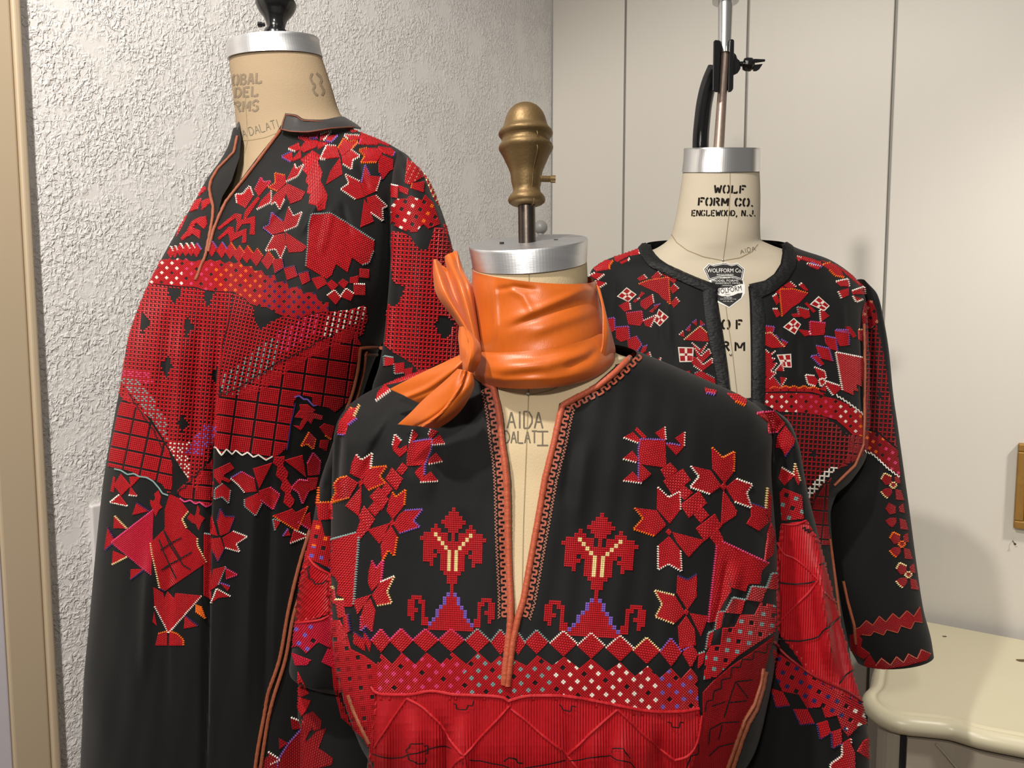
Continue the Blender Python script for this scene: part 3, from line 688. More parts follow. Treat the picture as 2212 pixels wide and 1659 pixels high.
arm = [P(1545, 148, 1.215), P(1536, 168, 1.225), P(1526, 200, 1.235), P(1519, 240, 1.245), P(1515, 280, 1.255), P(1513, 330, 1.27), P(1512, 420, 1.285), P(1512, 700, 1.33)]
q = MB(); q.tube(smooth_path(arm, 50), np.linspace(.0125, .0155, 50), 20); q.obj('support_arm', BLKMET, FR, True, label='curved black support arm')

# ------------------------------------------------------------------ garments
def mkfolds(lines, wave=(.0009, 23, 95), fade=None):
    def f(x, y):
        a = wave[0] * np.sin(x / wave[1] + 1.3 * np.sin(y / wave[2])) * (.6 + .4 * np.sin(y / 140 + x / 60))
        a = a + wave[0] * .5 * np.sin(x / 9.0 + y / 57.0)
        for ln, wd, am in lines: a = a + am * ridge(x, y, ln, wd)
        return a
    return f
HOLE_F = [(1030, 700), (1052, 790), (1074, 831), (1080, 872), (1085, 903), (1090, 954), (1096, 994), (1100, 1035), (1102, 1088), (1103, 1152), (1107, 1233), (1110, 1294), (1111, 1331), (1116, 1325), (1124, 1294), (1135, 1233), (1143, 1188), (1157, 1111), (1168, 1050), (1172, 1035), (1180, 994), (1190, 954), (1203, 897), (1208, 872), (1221, 864), (1286, 829), (1325, 795), (1353, 762), (1362, 700)]
c = P(1195, 1200, .78)
DF = thing('embroidered_dress', 'black dress with red cross-stitch vases and a coral bound neck slit, in front', 'dress', (float(c[0]), float(c[1]), .35), 'embroidered dresses')
SF = Surf()
ff = mkfolds([([(735, 905), (727, 1000), (722, 1100)], 9, -.010), ([(760, 905), (748, 1000), (738, 1100)], 15, .006), ([(850, 890), (790, 960), (755, 1080)], 20, .0045), ([(860, 880), (815, 960), (770, 1060)], 11, -.004), ([(930, 900), (925, 1010), (915, 1100)], 18, .003),
              ([(895, 930), (890, 1040)], 10, -.0025), ([(1010, 950), (1000, 1150)], 22, .002), ([(1270, 930), (1240, 1150)], 16, .0025), ([(1240, 930), (1215, 1100)], 10, -.002), ([(1410, 920), (1400, 1060)], 22, .002),
              ([(880, 1520), (897, 1580), (912, 1900)], 16, .007), ([(940, 1520), (960, 1600), (966, 1900)], 14, -.009), ([(1000, 1530), (1000, 1900)], 16, .007), ([(1225, 1525), (1222, 1900)], 14, -.006), ([(1285, 1530), (1270, 1900)], 14, .004), ([(1337, 1545), (1345, 1900)], 14, .008), ([(1420, 1560), (1424, 1900)], 18, -.009), ([(1480, 1560), (1490, 1900)], 16, .004),
              ([(805, 1600), (800, 1900)], 10, .006), ([(826, 1500), (840, 1900)], 12, .004), ([(1600, 1200), (1568, 1300), (1548, 1400)], 12, .004), ([(1575, 1180), (1560, 1290), (1530, 1400)], 9, -.005)])
TORSO_F = loft('bodice', [(1010, 775, 1374, 760, .758, .060, .055), (935, 801, 1445, 789, .764, .064, .068), (840, 831, 1545, 832, .769, .073, .078), (777, 859, 1612, 862, .772, .080, .082), (744, 886, 1648, 888, .774, .085, .085), (729, 912, 1660, 916, .775, .089, .085), (722, 945, 1663, 945, .776, .093, .085), (720, 1000, 1661, 1000, .777, .098, .085), (718, 1100, 1667, 1100, .777, .108, .085),
              (718, 1200, 1673, 1200, .777, .120, .085), (718, 1300, 1676, 1300, .777, .129, .085), (728, 1400, 1665, 1400, .777, .130, .085), (746, 1480, 1650, 1480, .777, .124, .085), (774, 1560, 1632, 1560, .777, .112, .085), (798, 1610, 1608, 1610, .777, .106, .085), (793, 1659, 1592, 1659, .777, .104, .085), (780, 1800, 1600, 1800, .78, .105, .1), (740, 2300, 1640, 2300, .8, .13, .13), (720, 2700, 1660, 2700, .8, .14, .14)],
     BLACK, DF, SF, nf=230, nb=50, step=4.5, folds=ff, hole=HOLE_F, tilt=.2)
loft('sleeve', [(1638, 868, 1660, 880, .80, .03, .03), (1638, 912, 1693, 904, .815, .04, .04), (1636, 955, 1711, 950, .82, .047, .05), (1630, 1000, 1722, 1000, .825, .050, .05), (1625, 1060, 1735, 1060, .825, .05, .05), (1620, 1120, 1750, 1120, .825, .052, .05), (1618, 1180, 1765, 1180, .825, .054, .05), (1615, 1240, 1781, 1240, .825, .055, .05), (1610, 1300, 1800, 1300, .825, .055, .05),
                (1608, 1360, 1815, 1360, .825, .056, .05), (1605, 1450, 1838, 1450, .825, .056, .05), (1600, 1520, 1857, 1520, .825, .056, .05), (1595, 1580, 1868, 1580, .825, .056, .05), (1590, 1659, 1871, 1659, .825, .056, .05), (1590, 1760, 1890, 1760, .825, .056, .05), (1590, 1900, 1905, 1900, .825, .056, .05)],
     BLACK, DF, SF, nf=110, nb=30, step=5, folds=mkfolds([([(1762, 1180), (1770, 1290), (1800, 1480)], 10, .009), ([(1790, 1250), (1815, 1400), (1835, 1520)], 10, -.006), ([(1700, 960), (1690, 1060)], 10, -.004), ([(1686, 900), (1676, 1010)], 7, -.008)]))
loft('sleeve', [(742, 892, 775, 885, .795, .03, .03), (716, 975, 760, 960, .81, .036, .04), (693, 1050, 760, 1050, .815, .04, .045), (683, 1110, 760, 1110, .82, .042, .045), (671, 1165, 760, 1165, .82, .044, .045), (659, 1210, 760, 1210, .82, .045, .045), (650, 1260, 760, 1260, .82, .046, .045), (642, 1330, 766, 1330, .82, .048, .045), (635, 1400, 776, 1400, .82, .05, .045), (630, 1432, 780, 1452, .82, .046, .045), (642, 1448, 774, 1484, .82, .03, .03)],
     BLACK, DF, SF, nf=90, nb=24, step=5, folds=mkfolds([([(712, 985), (695, 1060)], 8, .003)]))
loft('sleeve_cuff', [(652, 1428, 770, 1445, .83, .02, .02), (646, 1475, 800, 1475, .835, .025, .03), (645, 1540, 800, 1540, .835, .028, .03), (652, 1570, 805, 1570, .835, .03, .03), (650, 1659, 820, 1659, .835, .035, .03), (645, 1800, 830, 1800, .835, .04, .04)], BLACK, DF, SF, nf=60, nb=20, step=8)

HOLE_L = [(512, 240), (521, 300), (517, 340), (500, 392), (480, 425), (474, 448), (471, 462), (478, 444), (500, 415), (552, 345), (594, 292), (612, 262), (640, 225)]
c = P(560, 1200, .98)
DL = thing('embroidered_dress', 'black dress with dense red lattice embroidery and a grey stand collar, on the left form', 'dress', (float(c[0]), float(c[1]), .35), 'embroidered dresses')
SL = Surf()
fl = mkfolds([([(478, 560), (462, 800), (452, 1000), (444, 1420), (438, 1900)], 7, -.010), ([(500, 620), (484, 900), (470, 1400)], 18, .005), ([(400, 640), (392, 800), (388, 1050)], 14, .006), ([(430, 640), (420, 850), (412, 1050)], 9, -.006), ([(365, 660), (345, 860)], 9, -.004), ([(560, 900), (540, 1300), (530, 1659)], 16, .005), ([(590, 950), (575, 1300), (570, 1659)], 10, -.005),
              ([(700, 420), (640, 520)], 8, .003), ([(720, 440), (690, 560)], 8, .003), ([(735, 430), (760, 520)], 7, -.003), ([(630, 420), (560, 500)], 7, .0025), ([(690, 320), (660, 400)], 6, .002), ([(770, 350), (800, 420)], 8, -.004), ([(835, 400), (838, 560), (828, 700)], 9, -.012), ([(600, 340), (520, 440), (480, 510)], 12, .002), ([(330, 1150), (310, 1500)], 14, .005), ([(365, 1150), (350, 1600)], 12, -.004)], wave=(.0008, 15, 70))
loft('bodice', [(509, 280, 764, 280, 1.02, .066, .07), (500, 314, 806, 296, 1.01, .074, .08), (484, 347, 856, 320, 1.005, .087, .085), (456, 388, 888, 345, 1.0, .100, .09), (432, 435, 900, 400, .995, .112, .1), (398, 495, 900, 480, .99, .122, .1), (352, 580, 885, 580, .985, .132, .11), (322, 650, 860, 650, .98, .136, .11), (300, 712, 838, 712, .98, .136, .11),
                (284, 800, 800, 800, .98, .130, .11), (264, 900, 770, 900, .98, .124, .11), (246, 1000, 745, 1000, .98, .12, .11), (236, 1085, 740, 1085, .98, .12, .11), (226, 1180, 742, 1180, .98, .12, .11), (213, 1320, 760, 1320, .98, .12, .11), (203, 1420, 770, 1420, .98, .12, .11), (195, 1560, 790, 1560, .98, .12, .11), (190, 1659, 800, 1659, .98, .12, .11), (180, 1900, 810, 1900, .98, .13, .12), (172, 2300, 820, 2300, .98, .14, .13)],
     BLACK, DL, SL, nf=230, nb=50, step=4.5, folds=fl, hole=HOLE_L, tilt=.16)
loft('sleeve', [(862, 330, 886, 345, .96, .02, .03), (850, 380, 920, 380, .945, .042, .05), (846, 430, 944, 430, .94, .048, .05), (846, 480, 962, 480, .935, .052, .05), (846, 540, 978, 540, .93, .055, .055), (843, 600, 988, 600, .93, .056, .055), (838, 660, 996, 660, .93, .058, .055), (832, 720, 1002, 720, .93, .058, .055), (820, 790, 1010, 790, .93, .058, .055), (805, 840, 1020, 840, .935, .055, .055), (800, 950, 1020, 950, .94, .05, .05), (800, 1150, 1020, 1150, .95, .045, .045)],
     BLACK, DL, SL, nf=110, nb=24, step=5, folds=mkfolds([([(905, 560), (900, 800)], 14, .003), ([(872, 560), (860, 780)], 9, -.003)]))

loft('sleeve_lining', [(740, 660, 860, 660, 1.07, .02, .02), (740, 760, 860, 760, 1.07, .02, .02), (730, 900, 860, 900, 1.07, .02, .02), (700, 1150, 860, 1150, 1.07, .02, .02)], BLACK, DL, None, nf=30, nb=12, step=12)
HOLE_R = [(1395, 470), (1404, 530), (1412, 545), (1432, 566), (1478, 592), (1526, 612), (1548, 626), (1546, 650), (1552, 680), (1560, 720), (1566, 760), (1572, 800), (1578, 860), (1622, 860), (1622, 760), (1621, 680), (1619, 640), (1616, 620), (1625, 612), (1652, 606), (1672, 592), (1686, 570), (1691, 545), (1690, 525), (1680, 470)]
c = P(1565, 1100, 1.22)
DR_ = thing('embroidered_dress', 'black dress with a crinkled black collar and open front slit, on the back right form', 'dress', (float(c[0]), float(c[1]), .5), 'embroidered dresses')
SR = Surf()
frr = mkfolds([([(1425, 640), (1430, 760)], 6, -.0016), ([(1440, 640), (1446, 760)], 6, .0016), ([(1460, 680), (1462, 800)], 5, -.0014), ([(1335, 600), (1320, 720)], 8, -.0016), ([(1720, 720), (1722, 830)], 5, -.0016), ([(1735, 720), (1738, 830)], 6, .0016), ([(1755, 700), (1760, 830)], 5, -.0016), ([(1775, 680), (1785, 800)], 6, .0012), ([(1690, 680), (1692, 800)], 5, .0012), ([(1820, 640), (1822, 760)], 7, .0016), ([(1862, 640), (1866, 760), (1864, 940)], 5, -.010)], wave=(.0006, 10, 60))
loft('bodice', [(1398, 527, 1692, 523, 1.21, .064, .07), (1372, 541, 1727, 538, 1.212, .068, .075), (1303, 566, 1790, 560, 1.216, .082, .08), (1276, 588, 1836, 592, 1.22, .090, .085), (1268, 640, 1861, 628, 1.22, .099, .085), (1268, 700, 1868, 700, 1.22, .109, .085), (1268, 800, 1870, 800, 1.22, .121, .085), (1268, 900, 1868, 900, 1.22, .128, .085), (1270, 960, 1864, 960, 1.22, .126, .085), (1280, 1020, 1836, 1012, 1.22, .114, .085),
                (1290, 1060, 1800, 1052, 1.22, .106, .085), (1290, 1100, 1788, 1100, 1.22, .102, .085), (1290, 1160, 1792, 1160, 1.22, .10, .085), (1285, 1300, 1812, 1300, 1.22, .10, .085), (1285, 1420, 1832, 1420, 1.22, .10, .085), (1280, 1659, 1840, 1659, 1.22, .11, .1), (1270, 2000, 1850, 2000, 1.22, .12, .1)],
     BLACK, DR_, SR, nf=190, nb=40, step=4.5, folds=frr, hole=HOLE_R, tilt=.19)
loft('sleeve', [(1845, 606, 1860, 618, 1.24, .03, .03), (1850, 642, 1882, 642, 1.24, .038, .04), (1852, 690, 1894, 690, 1.245, .043, .045), (1850, 760, 1906, 760, 1.25, .048, .05), (1840, 850, 1917, 850, 1.25, .05, .05), (1830, 930, 1930, 930, 1.25, .052, .05), (1815, 1010, 1943, 1010, 1.25, .052, .05), (1782, 1080, 1955, 1080, 1.25, .052, .05), (1776, 1160, 1966, 1160, 1.25, .052, .05), (1780, 1240, 1977, 1240, 1.25, .052, .05),
                (1800, 1320, 1988, 1312, 1.25, .052, .05), (1836, 1398, 2003, 1370, 1.25, .05, .05), (1856, 1434, 2010, 1410, 1.25, .046, .05)], BLACK, DR_, SR, nf=90, nb=24, step=5, tilt=-.12)
# ------------------------------------------------------------------ bindings, collars, scarf, prints
def trim_band(name, surf, inner, outer, nu, nv, lift, m, parent, rough=.0, label=None):
    a = resample(inner, 1); b = resample(outer, 1)
    ia = np.linspace(0, len(a) - 1, nu); ib = np.linspace(0, len(b) - 1, nu)
    a = np.stack([np.interp(ia, np.arange(len(a)), a[:, k]) for k in (0, 1)], 1); b = np.stack([np.interp(ib, np.arange(len(b)), b[:, k]) for k in (0, 1)], 1)
    V = np.full((nu, nv, 3), np.nan)
    for i in range(nu):
        for j in range(nv):
            t = j / (nv - 1); p = a[i] * (1 - t) + b[i] * t; h = surf.cast(*p)
            if h is None: continue
            V[i, j] = h[0] + h[1] * (lift * math.sin(math.pi * min(1, .12 + .88 * (1 - t))) ** .5 + rough * random.uniform(-1, 1))
    for i in range(nu):
        ok = np.where(~np.isnan(V[i, :, 0]))[0]
        if len(ok):
            for j in range(nv): V[i, j] = V[i, ok[np.argmin(np.abs(ok - j))]]
    ok = np.where(~np.isnan(V[:, 0, 0]))[0]
    for i in range(nu): V[i] = V[ok[np.argmin(np.abs(ok - i))]]
    # settle steps where the band runs off the cloth edge
    for k in range(3): V[1:-1] = (V[:-2] + 2 * V[1:-1] + V[2:]) / 4
    f = [(i * nv + j, i * nv + j + 1, (i + 1) * nv + j + 1, (i + 1) * nv + j) for i in range(nu - 1) for j in range(nv - 1)]
    return mesh_obj(name, V.reshape(-1, 3), f, m, parent, True, label=label)
def both(a, b):
    s = Surf(); s.add(a.v, a.f); s.add(b.v, b.f); return s
# --- front dress: coral binding, meander and zigzag lines of stitches
SFB = both(SF, SBF)
VL = [(1046, 826), (1066, 838), (1074, 872), (1079, 903), (1084, 954), (1090, 994), (1094, 1035), (1096, 1088), (1097, 1152), (1100, 1233), (1103, 1294), (1103, 1340), (1098, 1390), (1092, 1440), (1089, 1478)]
VR = [(1372, 762), (1358, 776), (1330, 803), (1290, 836), (1226, 870), (1215, 877), (1209, 899), (1197, 956), (1187, 996), (1177, 1036), (1164, 1113), (1150, 1190), (1142, 1235), (1131, 1296), (1119, 1335), (1107, 1390), (1101, 1440), (1096, 1480)]
for p in (VL, VR):
    q = MB(); tube_on(q, SFB, resample(p, 3), .0030, .0010, 3.0, 10, .06); q.obj('neck_binding', CORAL, DF, True, label='coral silk neck binding')
COR = PAL.index('c'); PEA = PAL.index('t')
def meander(path, d0, amp, step):
    c = resample(path, 1.0); T = np.gradient(c, axis=0); T /= np.linalg.norm(T, axis=1)[:, None] + 1e-9; N = np.stack([-T[:, 1], T[:, 0]], 1)
    out = []; k = 0; hi = False
    for s in np.arange(0, len(c) - 1, step):
        p = c[int(s)]; n = N[int(s)]
        out.append(p + n * (d0 + (amp if hi else 0))); hi = not hi; out.append(p + n * (d0 + (amp if hi else 0)))
    return out
def zigzag(path, d0, amp, step):
    c = resample(path, 1.0); T = np.gradient(c, axis=0); T /= np.linalg.norm(T, axis=1)[:, None] + 1e-9; N = np.stack([-T[:, 1], T[:, 0]], 1)
    return [c[int(s)] + N[int(s)] * (d0 + (amp if i % 2 else 0)) for i, s in enumerate(np.arange(0, len(c) - 1, step))]
vl = [p for p in VL if p[1] > 836 and p[1] < 1345]; vr = [p for p in VR if 870 < p[1] < 1385]; vu = [p for p in VR if p[1] < 872]
for pth, dd, zz in ((vl, 9, True), (vr, -9, True), (vu, -9, False)):
    q = MB(); strokes_on(q, SF, [meander(pth, dd * .95, 9 * np.sign(dd), 9.0)], 4.3, .0012, 2.5); q.obj('meander_stitching', THREAD[COR], DF)
    if zz:
        q = MB(); strokes_on(q, SF, [zigzag(pth, dd * 2.4, 6.5 * np.sign(dd), 3.6)], 1.25, .0012, 2.0)
        q.obj('zigzag_stitching', THREAD[PEA], DF)
# side seam piping and sleeve piping
for p in ([(1646, 1443), (1641, 1475), (1627, 1520), (1606, 1553), (1594, 1586), (1568, 1659), (1566, 1760)], [(1652, 1450), (1646, 1485), (1632, 1530), (1614, 1562), (1601, 1595), (1580, 1659), (1578, 1760)], [(755, 1500), (766, 1532), (784, 1572), (800, 1604)]):
    q = MB(); tube_on(q, SF, p, .0022, .0012, 4, 8, .08); q.obj('seam_piping', CORD, DF, True, label='rust seam piping')
# --- left dress
SLB = both(SL, SBL)
for p in ([(606, 284), (585, 313), (560, 347), (530, 386), (505, 417), (489, 438), (474, 470), (462, 500), (451, 545)], [(514, 296), (507, 330), (492, 346), (472, 366), (458, 390), (454, 408), (457, 428), (462, 447), (461, 470), (455, 505), (447, 545)], [(449, 540), (443, 560), (435, 576), (430, 592), (424, 606)]):
    q = MB(); tube_on(q, SLB, resample(p, 4), .0019, .0012, 4, 9, .14); q.obj('neck_binding', CORD, DL, True, label='rust neck binding')
sheet('stand_collar', [[(617, 246, .950), (640, 249, .945), (655, 258, .945), (684, 260, .948), (705, 259, .960), (724, 255, .985), (740, 253, 1.02), (757, 262, 1.06)],
                       [(611, 263, .945), (636, 268, .938), (660, 272, .938), (690, 271, .942), (712, 268, .952), (736, 265, .978), (753, 264, 1.01), (768, 269, 1.05)],
                       [(606, 281, .938), (632, 286, .930), (660, 287, .930), (690, 283, .934), (715, 279, .944), (742, 277, .968), (764, 276, 1.0), (780, 278, 1.04)]], LEATHER, DL, 60, 16, .0022, label='dark grey stand collar')
sheet('collar_end', [[(513, 268, .99), (517, 264, .985), (520, 270, .985)], [(509, 284, .985), (514, 286, .975), (518, 290, .975)], [(511, 302, .975), (514, 304, .968), (518, 305, .97)]], LEATHER, DL, 12, 12, .002)
def free_strip(mb, pts, D, r):
    mb.tube(smooth_path([P(x, y, d) for (x, y), d in zip(pts, D)], 60), r, 6)
q = MB(); free_strip(q, [(607, 279), (632, 284), (660, 285), (690, 281), (715, 277), (742, 275), (764, 274)], [.935, .927, .927, .931, .941, .965, .997], .0006); q.obj('collar_stitching', CORD, DL, True)
q = MB(); free_strip(q, [(607, 280), (612, 262), (618, 248), (640, 251), (655, 260), (684, 262), (705, 261)], [.935, .942, .947, .941, .941, .944, .955], .0006); q.obj('collar_stitching', CORD, DL, True)
for p in ([(776, 752), (772, 790), (761, 840), (746, 885)], [(789, 758), (783, 800), (770, 850), (758, 885)], [(776, 752), (800, 750), (826, 752)], [(786, 765), (804, 765), (820, 766)],
          [(668, 1145), (647, 1213), (622, 1318), (605, 1415), (580, 1499), (551, 1659), (545, 1720)], [(672, 1200), (656, 1255), (631, 1339), (618, 1415), (588, 1516), (563, 1659), (557, 1720)]):
    q = MB(); tube_on(q, SL, smooth_path(np.array(p, float), 40), .0022, .0015, 4, 8, .06); q.obj('seam_cord', CORD, DL, True, label='rust brown seam cord')
# --- right dress: crinkled collar and slit facings
SRB = both(SR, SBR)
trim_band('collar', SRB, [(1404, 519), (1410, 540), (1420, 556), (1443, 571), (1494, 594), (1527, 607), (1557, 615)], [(1378, 533), (1384, 553), (1402, 576), (1437, 594), (1490, 617), (1516, 628), (1540, 636)], 90, 10, .0045, CRINKLE, DR_, .0007, 'crinkled black collar')
trim_band('collar', SRB, [(1668, 519), (1684, 526), (1690, 545), (1686, 570), (1672, 592), (1652, 606), (1617, 614)], [(1690, 522), (1712, 534), (1720, 552), (1716, 580), (1700, 606), (1672, 630), (1632, 650)], 90, 10, .0045, CRINKLE, DR_, .0007, 'crinkled black collar')
trim_band('slit_facing', SRB, [(1552, 622), (1551, 650), (1557, 690), (1564, 730), (1571, 780), (1580, 860)], [(1518, 630), (1520, 660), (1525, 700), (1533, 740), (1543, 790), (1556, 860)], 80, 10, .0035, CRINKLE, DR_, .0006, 'crinkled black slit facing')
trim_band('slit_facing', SRB, [(1616, 618), (1619, 650), (1621, 720), (1622, 800), (1622, 872)], [(1646, 646), (1652, 680), (1652, 730), (1652, 800), (1650, 880)], 80, 10, .0035, CRINKLE, DR_, .0006, 'crinkled black slit facing')
for p in ([(1791, 1165), (1798, 1215), (1806, 1280), (1812, 1330)], [(1822, 1255), (1832, 1300), (1846, 1350), (1850, 1390)], [(1866, 700), (1868, 800), (1866, 900), (1863, 960), (1845, 1005), (1800, 1048)]):
    q = MB(); tube_on(q, SR, p, .0022, .0012, 4, 8, .06); q.obj('seam_cord', CORD, DR_, True, label='rust brown seam cord')
# --- orange scarf
c = P(1150, 760, .755)
SC = thing('scarf', 'orange satin scarf knotted round the neck of the front dress form', 'scarf', (float(c[0]), float(c[1]), float(P(1100, 830, .76)[2])))
def sf1(x, y):
    a = .0022 * ridge(x, y, [(1065, 590), (1068, 640), (1072, 700), (1066, 745)], 7) + .0018 * ridge(x, y, [(1075, 700), (1150, 672), (1230, 640), (1290, 612)], 9) - .002 * ridge(x, y, [(1075, 717), (1150, 690), (1240, 655), (1298, 640)], 8)
    a += .0025 * ridge(x, y, [(1120, 730), (1200, 700), (1290, 668), (1310, 660)], 14) - .0018 * ridge(x, y, [(1060, 628), (1110, 620), (1170, 628)], 6) + .0012 * ridge(x, y, [(1080, 610), (1130, 640), (1160, 690)], 8)
    a += .0009 * np.sin(x / 31 + y / 17) + .002 * ridge(x, y, [(1235, 592), (1272, 606), (1296, 640)], 9) - .003 * ridge(x, y, [(1255, 606), (1282, 622), (1302, 655)], 6)
    return a
loft('neck_wrap', [(1019, 580, 1284, 604, .755, .0625, .06), (1020, 588, 1290, 618, .755, .063, .06), (1019, 620, 1293, 640, .755, .0635, .06), (1018, 660, 1300, 672, .755, .065, .06), (1016, 705, 1311, 712, .756, .067, .06), (1015, 745, 1322, 752, .757, .068, .06), (1018, 780, 1318, 780, .757, .067, .06)], ORANGE, SC, nf=160, nb=30, step=3, folds=sf1, tilt=.17)
def sf2(x, y):
    return .0028 * ridge(x, y, [(1000, 756), (1120, 752), (1200, 742), (1300, 716)], 7) - .0022 * ridge(x, y, [(1060, 775), (1150, 772), (1240, 755), (1310, 730)], 10) + .0026 * ridge(x, y, [(1010, 790), (1080, 798), (1180, 790), (1290, 752)], 14) + .002 * ridge(x, y, [(1020, 806), (1090, 822), (1200, 815)], 8) - .0025 * ridge(x, y, [(1210, 800), (1270, 775), (1300, 748)], 9) + .0007 * np.sin(x / 26 + y / 11)
loft('lower_wrap', [(1000, 742, 1303, 705, .752, .0690, .06), (997, 750, 1312, 716, .752, .0725, .062), (995, 768, 1322, 740, .753, .0755, .064), (999, 786, 1327, 764, .754, .076, .064), (1008, 800, 1324, 778, .755, .073, .062), (1016, 808, 1310, 790, .755, .069, .06)], ORANGE, SC, nf=160, nb=30, step=3, folds=sf2, tilt=.17)
sheet('loop_fold', [[(1287, 612, .742), (1294, 622, .738), (1296, 640, .745)], [(1300, 660, .722), (1306, 670, .722), (1308, 680, .735)], [(1302, 715, .710), (1314, 716, .715), (1322, 730, .735)], [(1299, 755, .708), (1312, 752, .714), (1328, 760, .738)], [(1280, 790, .708), (1302, 788, .712), (1318, 782, .735)]], ORANGE, SC, 16, 40, .0016)
sheet('knot', [[(995, 706, .700), (1004, 710, .690), (1016, 722, .695)], [(993, 730, .692), (1012, 736, .676), (1036, 748, .684)], [(996, 755, .684), (1014, 765, .664), (1034, 778, .676)], [(998, 785, .682), (1008, 795, .668), (1022, 800, .678)], [(1000, 800, .686), (1008, 806, .678), (1016, 808, .684)]], ORANGE, SC, 24, 40, .003, fold=lambda u, v: .0025 * np.sin(9 * u + 3 * v) - .0015 * np.exp(-((u - .5) / .06) ** 2))
sheet('tail', [[(1002, 764, .690), (1004, 785, .680), (1010, 804, .684)], [(962, 783, .692), (976, 808, .676), (992, 826, .684)], [(902, 811, .700), (926, 838, .686), (950, 853, .69)], [(842, 841, .710), (875, 856, .698), (908, 871, .698)]], ORANGE, SC, 70, 60, .0014, label='pointed scarf tail pointing left', fold=lambda u, v: .004 * np.sin(6.5 * u + 2.2 * v) * (1 - .55 * v) + .0022 * np.exp(-((u - .35 - .2 * v) / .09) ** 2))
sheet('tail', [[(990, 798, .672), (1006, 800, .660), (1020, 806, .668)], [(960, 826, .674), (990, 842, .654), (1023, 836, .668)], [(918, 862, .680), (960, 880, .658), (1001, 878, .672)], [(888, 892, .684), (930, 906, .664), (974, 906, .676)], [(860, 917, .688), (905, 921, .676), (946, 924, .678)]], ORANGE, SC, 70, 60, .0014, label='pointed scarf tail pointing down', fold=lambda u, v: .0045 * np.sin(7.5 * u + 1.5 * v + .6) * (1 - .75 * v) + .003 * np.exp(-((u - .48 - .12 * v) / .035) ** 2) - .002 * np.exp(-((u - .62 + .2 * v) / .05) ** 2))
sheet('loop', [[(938, 563, .74), (943, 562, .735), (956, 574, .735), (966, 582, .74)], [(938, 600, .735), (952, 598, .722), (970, 604, .73), (986, 610, .742)], [(946, 640, .73), (966, 638, .712), (985, 645, .722), (1002, 655, .738)], [(983, 690, .722), (998, 692, .708), (1012, 697, .716), (1022, 704, .73)], [(1018, 738, .712), (1026, 741, .706), (1032, 744, .71), (1036, 747, .716)]], ORANGE, SC, 70, 60, .0014, label='upright folded scarf loop', fold=lambda u, v: .004 * np.sin(7 * u + 1.0) * (.3 + .7 * (1 - v)) - .005 * np.exp(-((u - .55) / .12) ** 2) * np.exp(-((v - .45) / .25) ** 2))
sheet('loop', [[(962, 556, .75), (974, 547, .745), (984, 541, .745), (988, 547, .752)], [(966, 580, .748), (980, 575, .732), (992, 580, .735), (1002, 588, .75)], [(975, 618, .742), (992, 610, .716), (1008, 612, .718), (1021, 626, .74)], [(990, 668, .732), (1006, 660, .706), (1020, 664, .71), (1028, 680, .73)], [(1020, 737, .712), (1027, 739, .702), (1033, 741, .704), (1037, 746, .714)]], ORANGE, SC, 70, 60, .0014, label='upright folded scarf loop', fold=lambda u, v: .004 * np.sin(7 * u + 1.0) * (.3 + .7 * (1 - v)) - .005 * np.exp(-((u - .55) / .12) ** 2) * np.exp(-((v - .45) / .25) ** 2))
# --- seams, pins and writing on the forms
seam(FF, SBF, [[(1143, 580), (1142, 760), (1142, 850), (1140, 900), (1136, 1000), (1131, 1130), (1128, 1280)]], wpx=2.2)
seam(FF, SBF, [[(1078, 841), (1110, 850), (1142, 854), (1190, 843), (1240, 818), (1275, 800)]], wpx=1.8)
q = MB(); h = SBF.cast(1140.5, 850); q.lathe(h[0], h[1], [(0, .0014), (.001, .0019), (.002, .0015), (.0025, .0004)], 12); q.obj('pin', CHROME, FF, True)
q = MB(); write(q, SBF, 'AIDA', 1096, 925, 1172, 925, 36, 3.4); write(q, SBF, 'DALAT', 1089, 957, 1160, 957, 26, 3.0); write(q, SBF, "'", 1160, 962, 1184, 962, 30, 3.0, {"'": LET["I'"]})
q.obj('handwriting', PENCIL, FF, label='name handwritten in grey marker')
q = MB(); write(q, SBL, 'GLOBAL', 470, 187, 564, 180, 23, 4.6, STEN, .42, .12); write(q, SBL, 'MODEL', 470, 214, 556, 208, 22, 4.6, STEN, .36, .12); write(q, SBL, 'FORMS', 470, 244, 558, 239, 22, 4.6, STEN, .36, .12); q.obj('stencilled_lettering', INKG, FL, label='faded grey stencilled lettering')
q = MB(); strokes_on(q, SBL, [[(674, 158), (670, 168), (674, 178), (680, 184), (676, 194), (681, 203), (686, 206)], [(683, 158), (692, 166), (694, 174), (691, 181), (697, 190), (699, 198), (695, 206)]], 5, .0005); q.obj('stencilled_size_number', INKG, FL)
q = MB(); write(q, SBL, 'AIDA', 494, 304, 534, 296, 17, 1.6); write(q, SBL, 'DALATI', 541, 293, 604, 275, 18, 1.6); q.obj('handwriting', PENCIL, FL, label='name handwritten in grey marker')
seam(FL, SBL, [[(520, 304), (545, 302), (572, 297), (606, 284), (640, 272)]], wpx=2.0); seam(FL, SBL, [[(530, 210), (533, 260), (535, 305), (524, 350), (505, 410)]], wpx=1.2)
seam(FR, SBR, [[(1577, 372), (1577, 420), (1574, 470), (1568, 520), (1562, 563), (1562, 600), (1570, 680), (1582, 760), (1592, 850)]], wpx=1.8)
seam(FR, SBR, [[(1449, 504), (1462, 524), (1485, 541), (1520, 555), (1562, 563), (1598, 557), (1624, 544), (1637, 528)]], wpx=1.8)
q = MB(); h = SBR.cast(1561, 562); q.lathe(h[0], h[1], [(0, .0015), (.001, .002), (.002, .0015), (.0025, .0004)], 12); q.obj('pin', CHROME, FR, True)
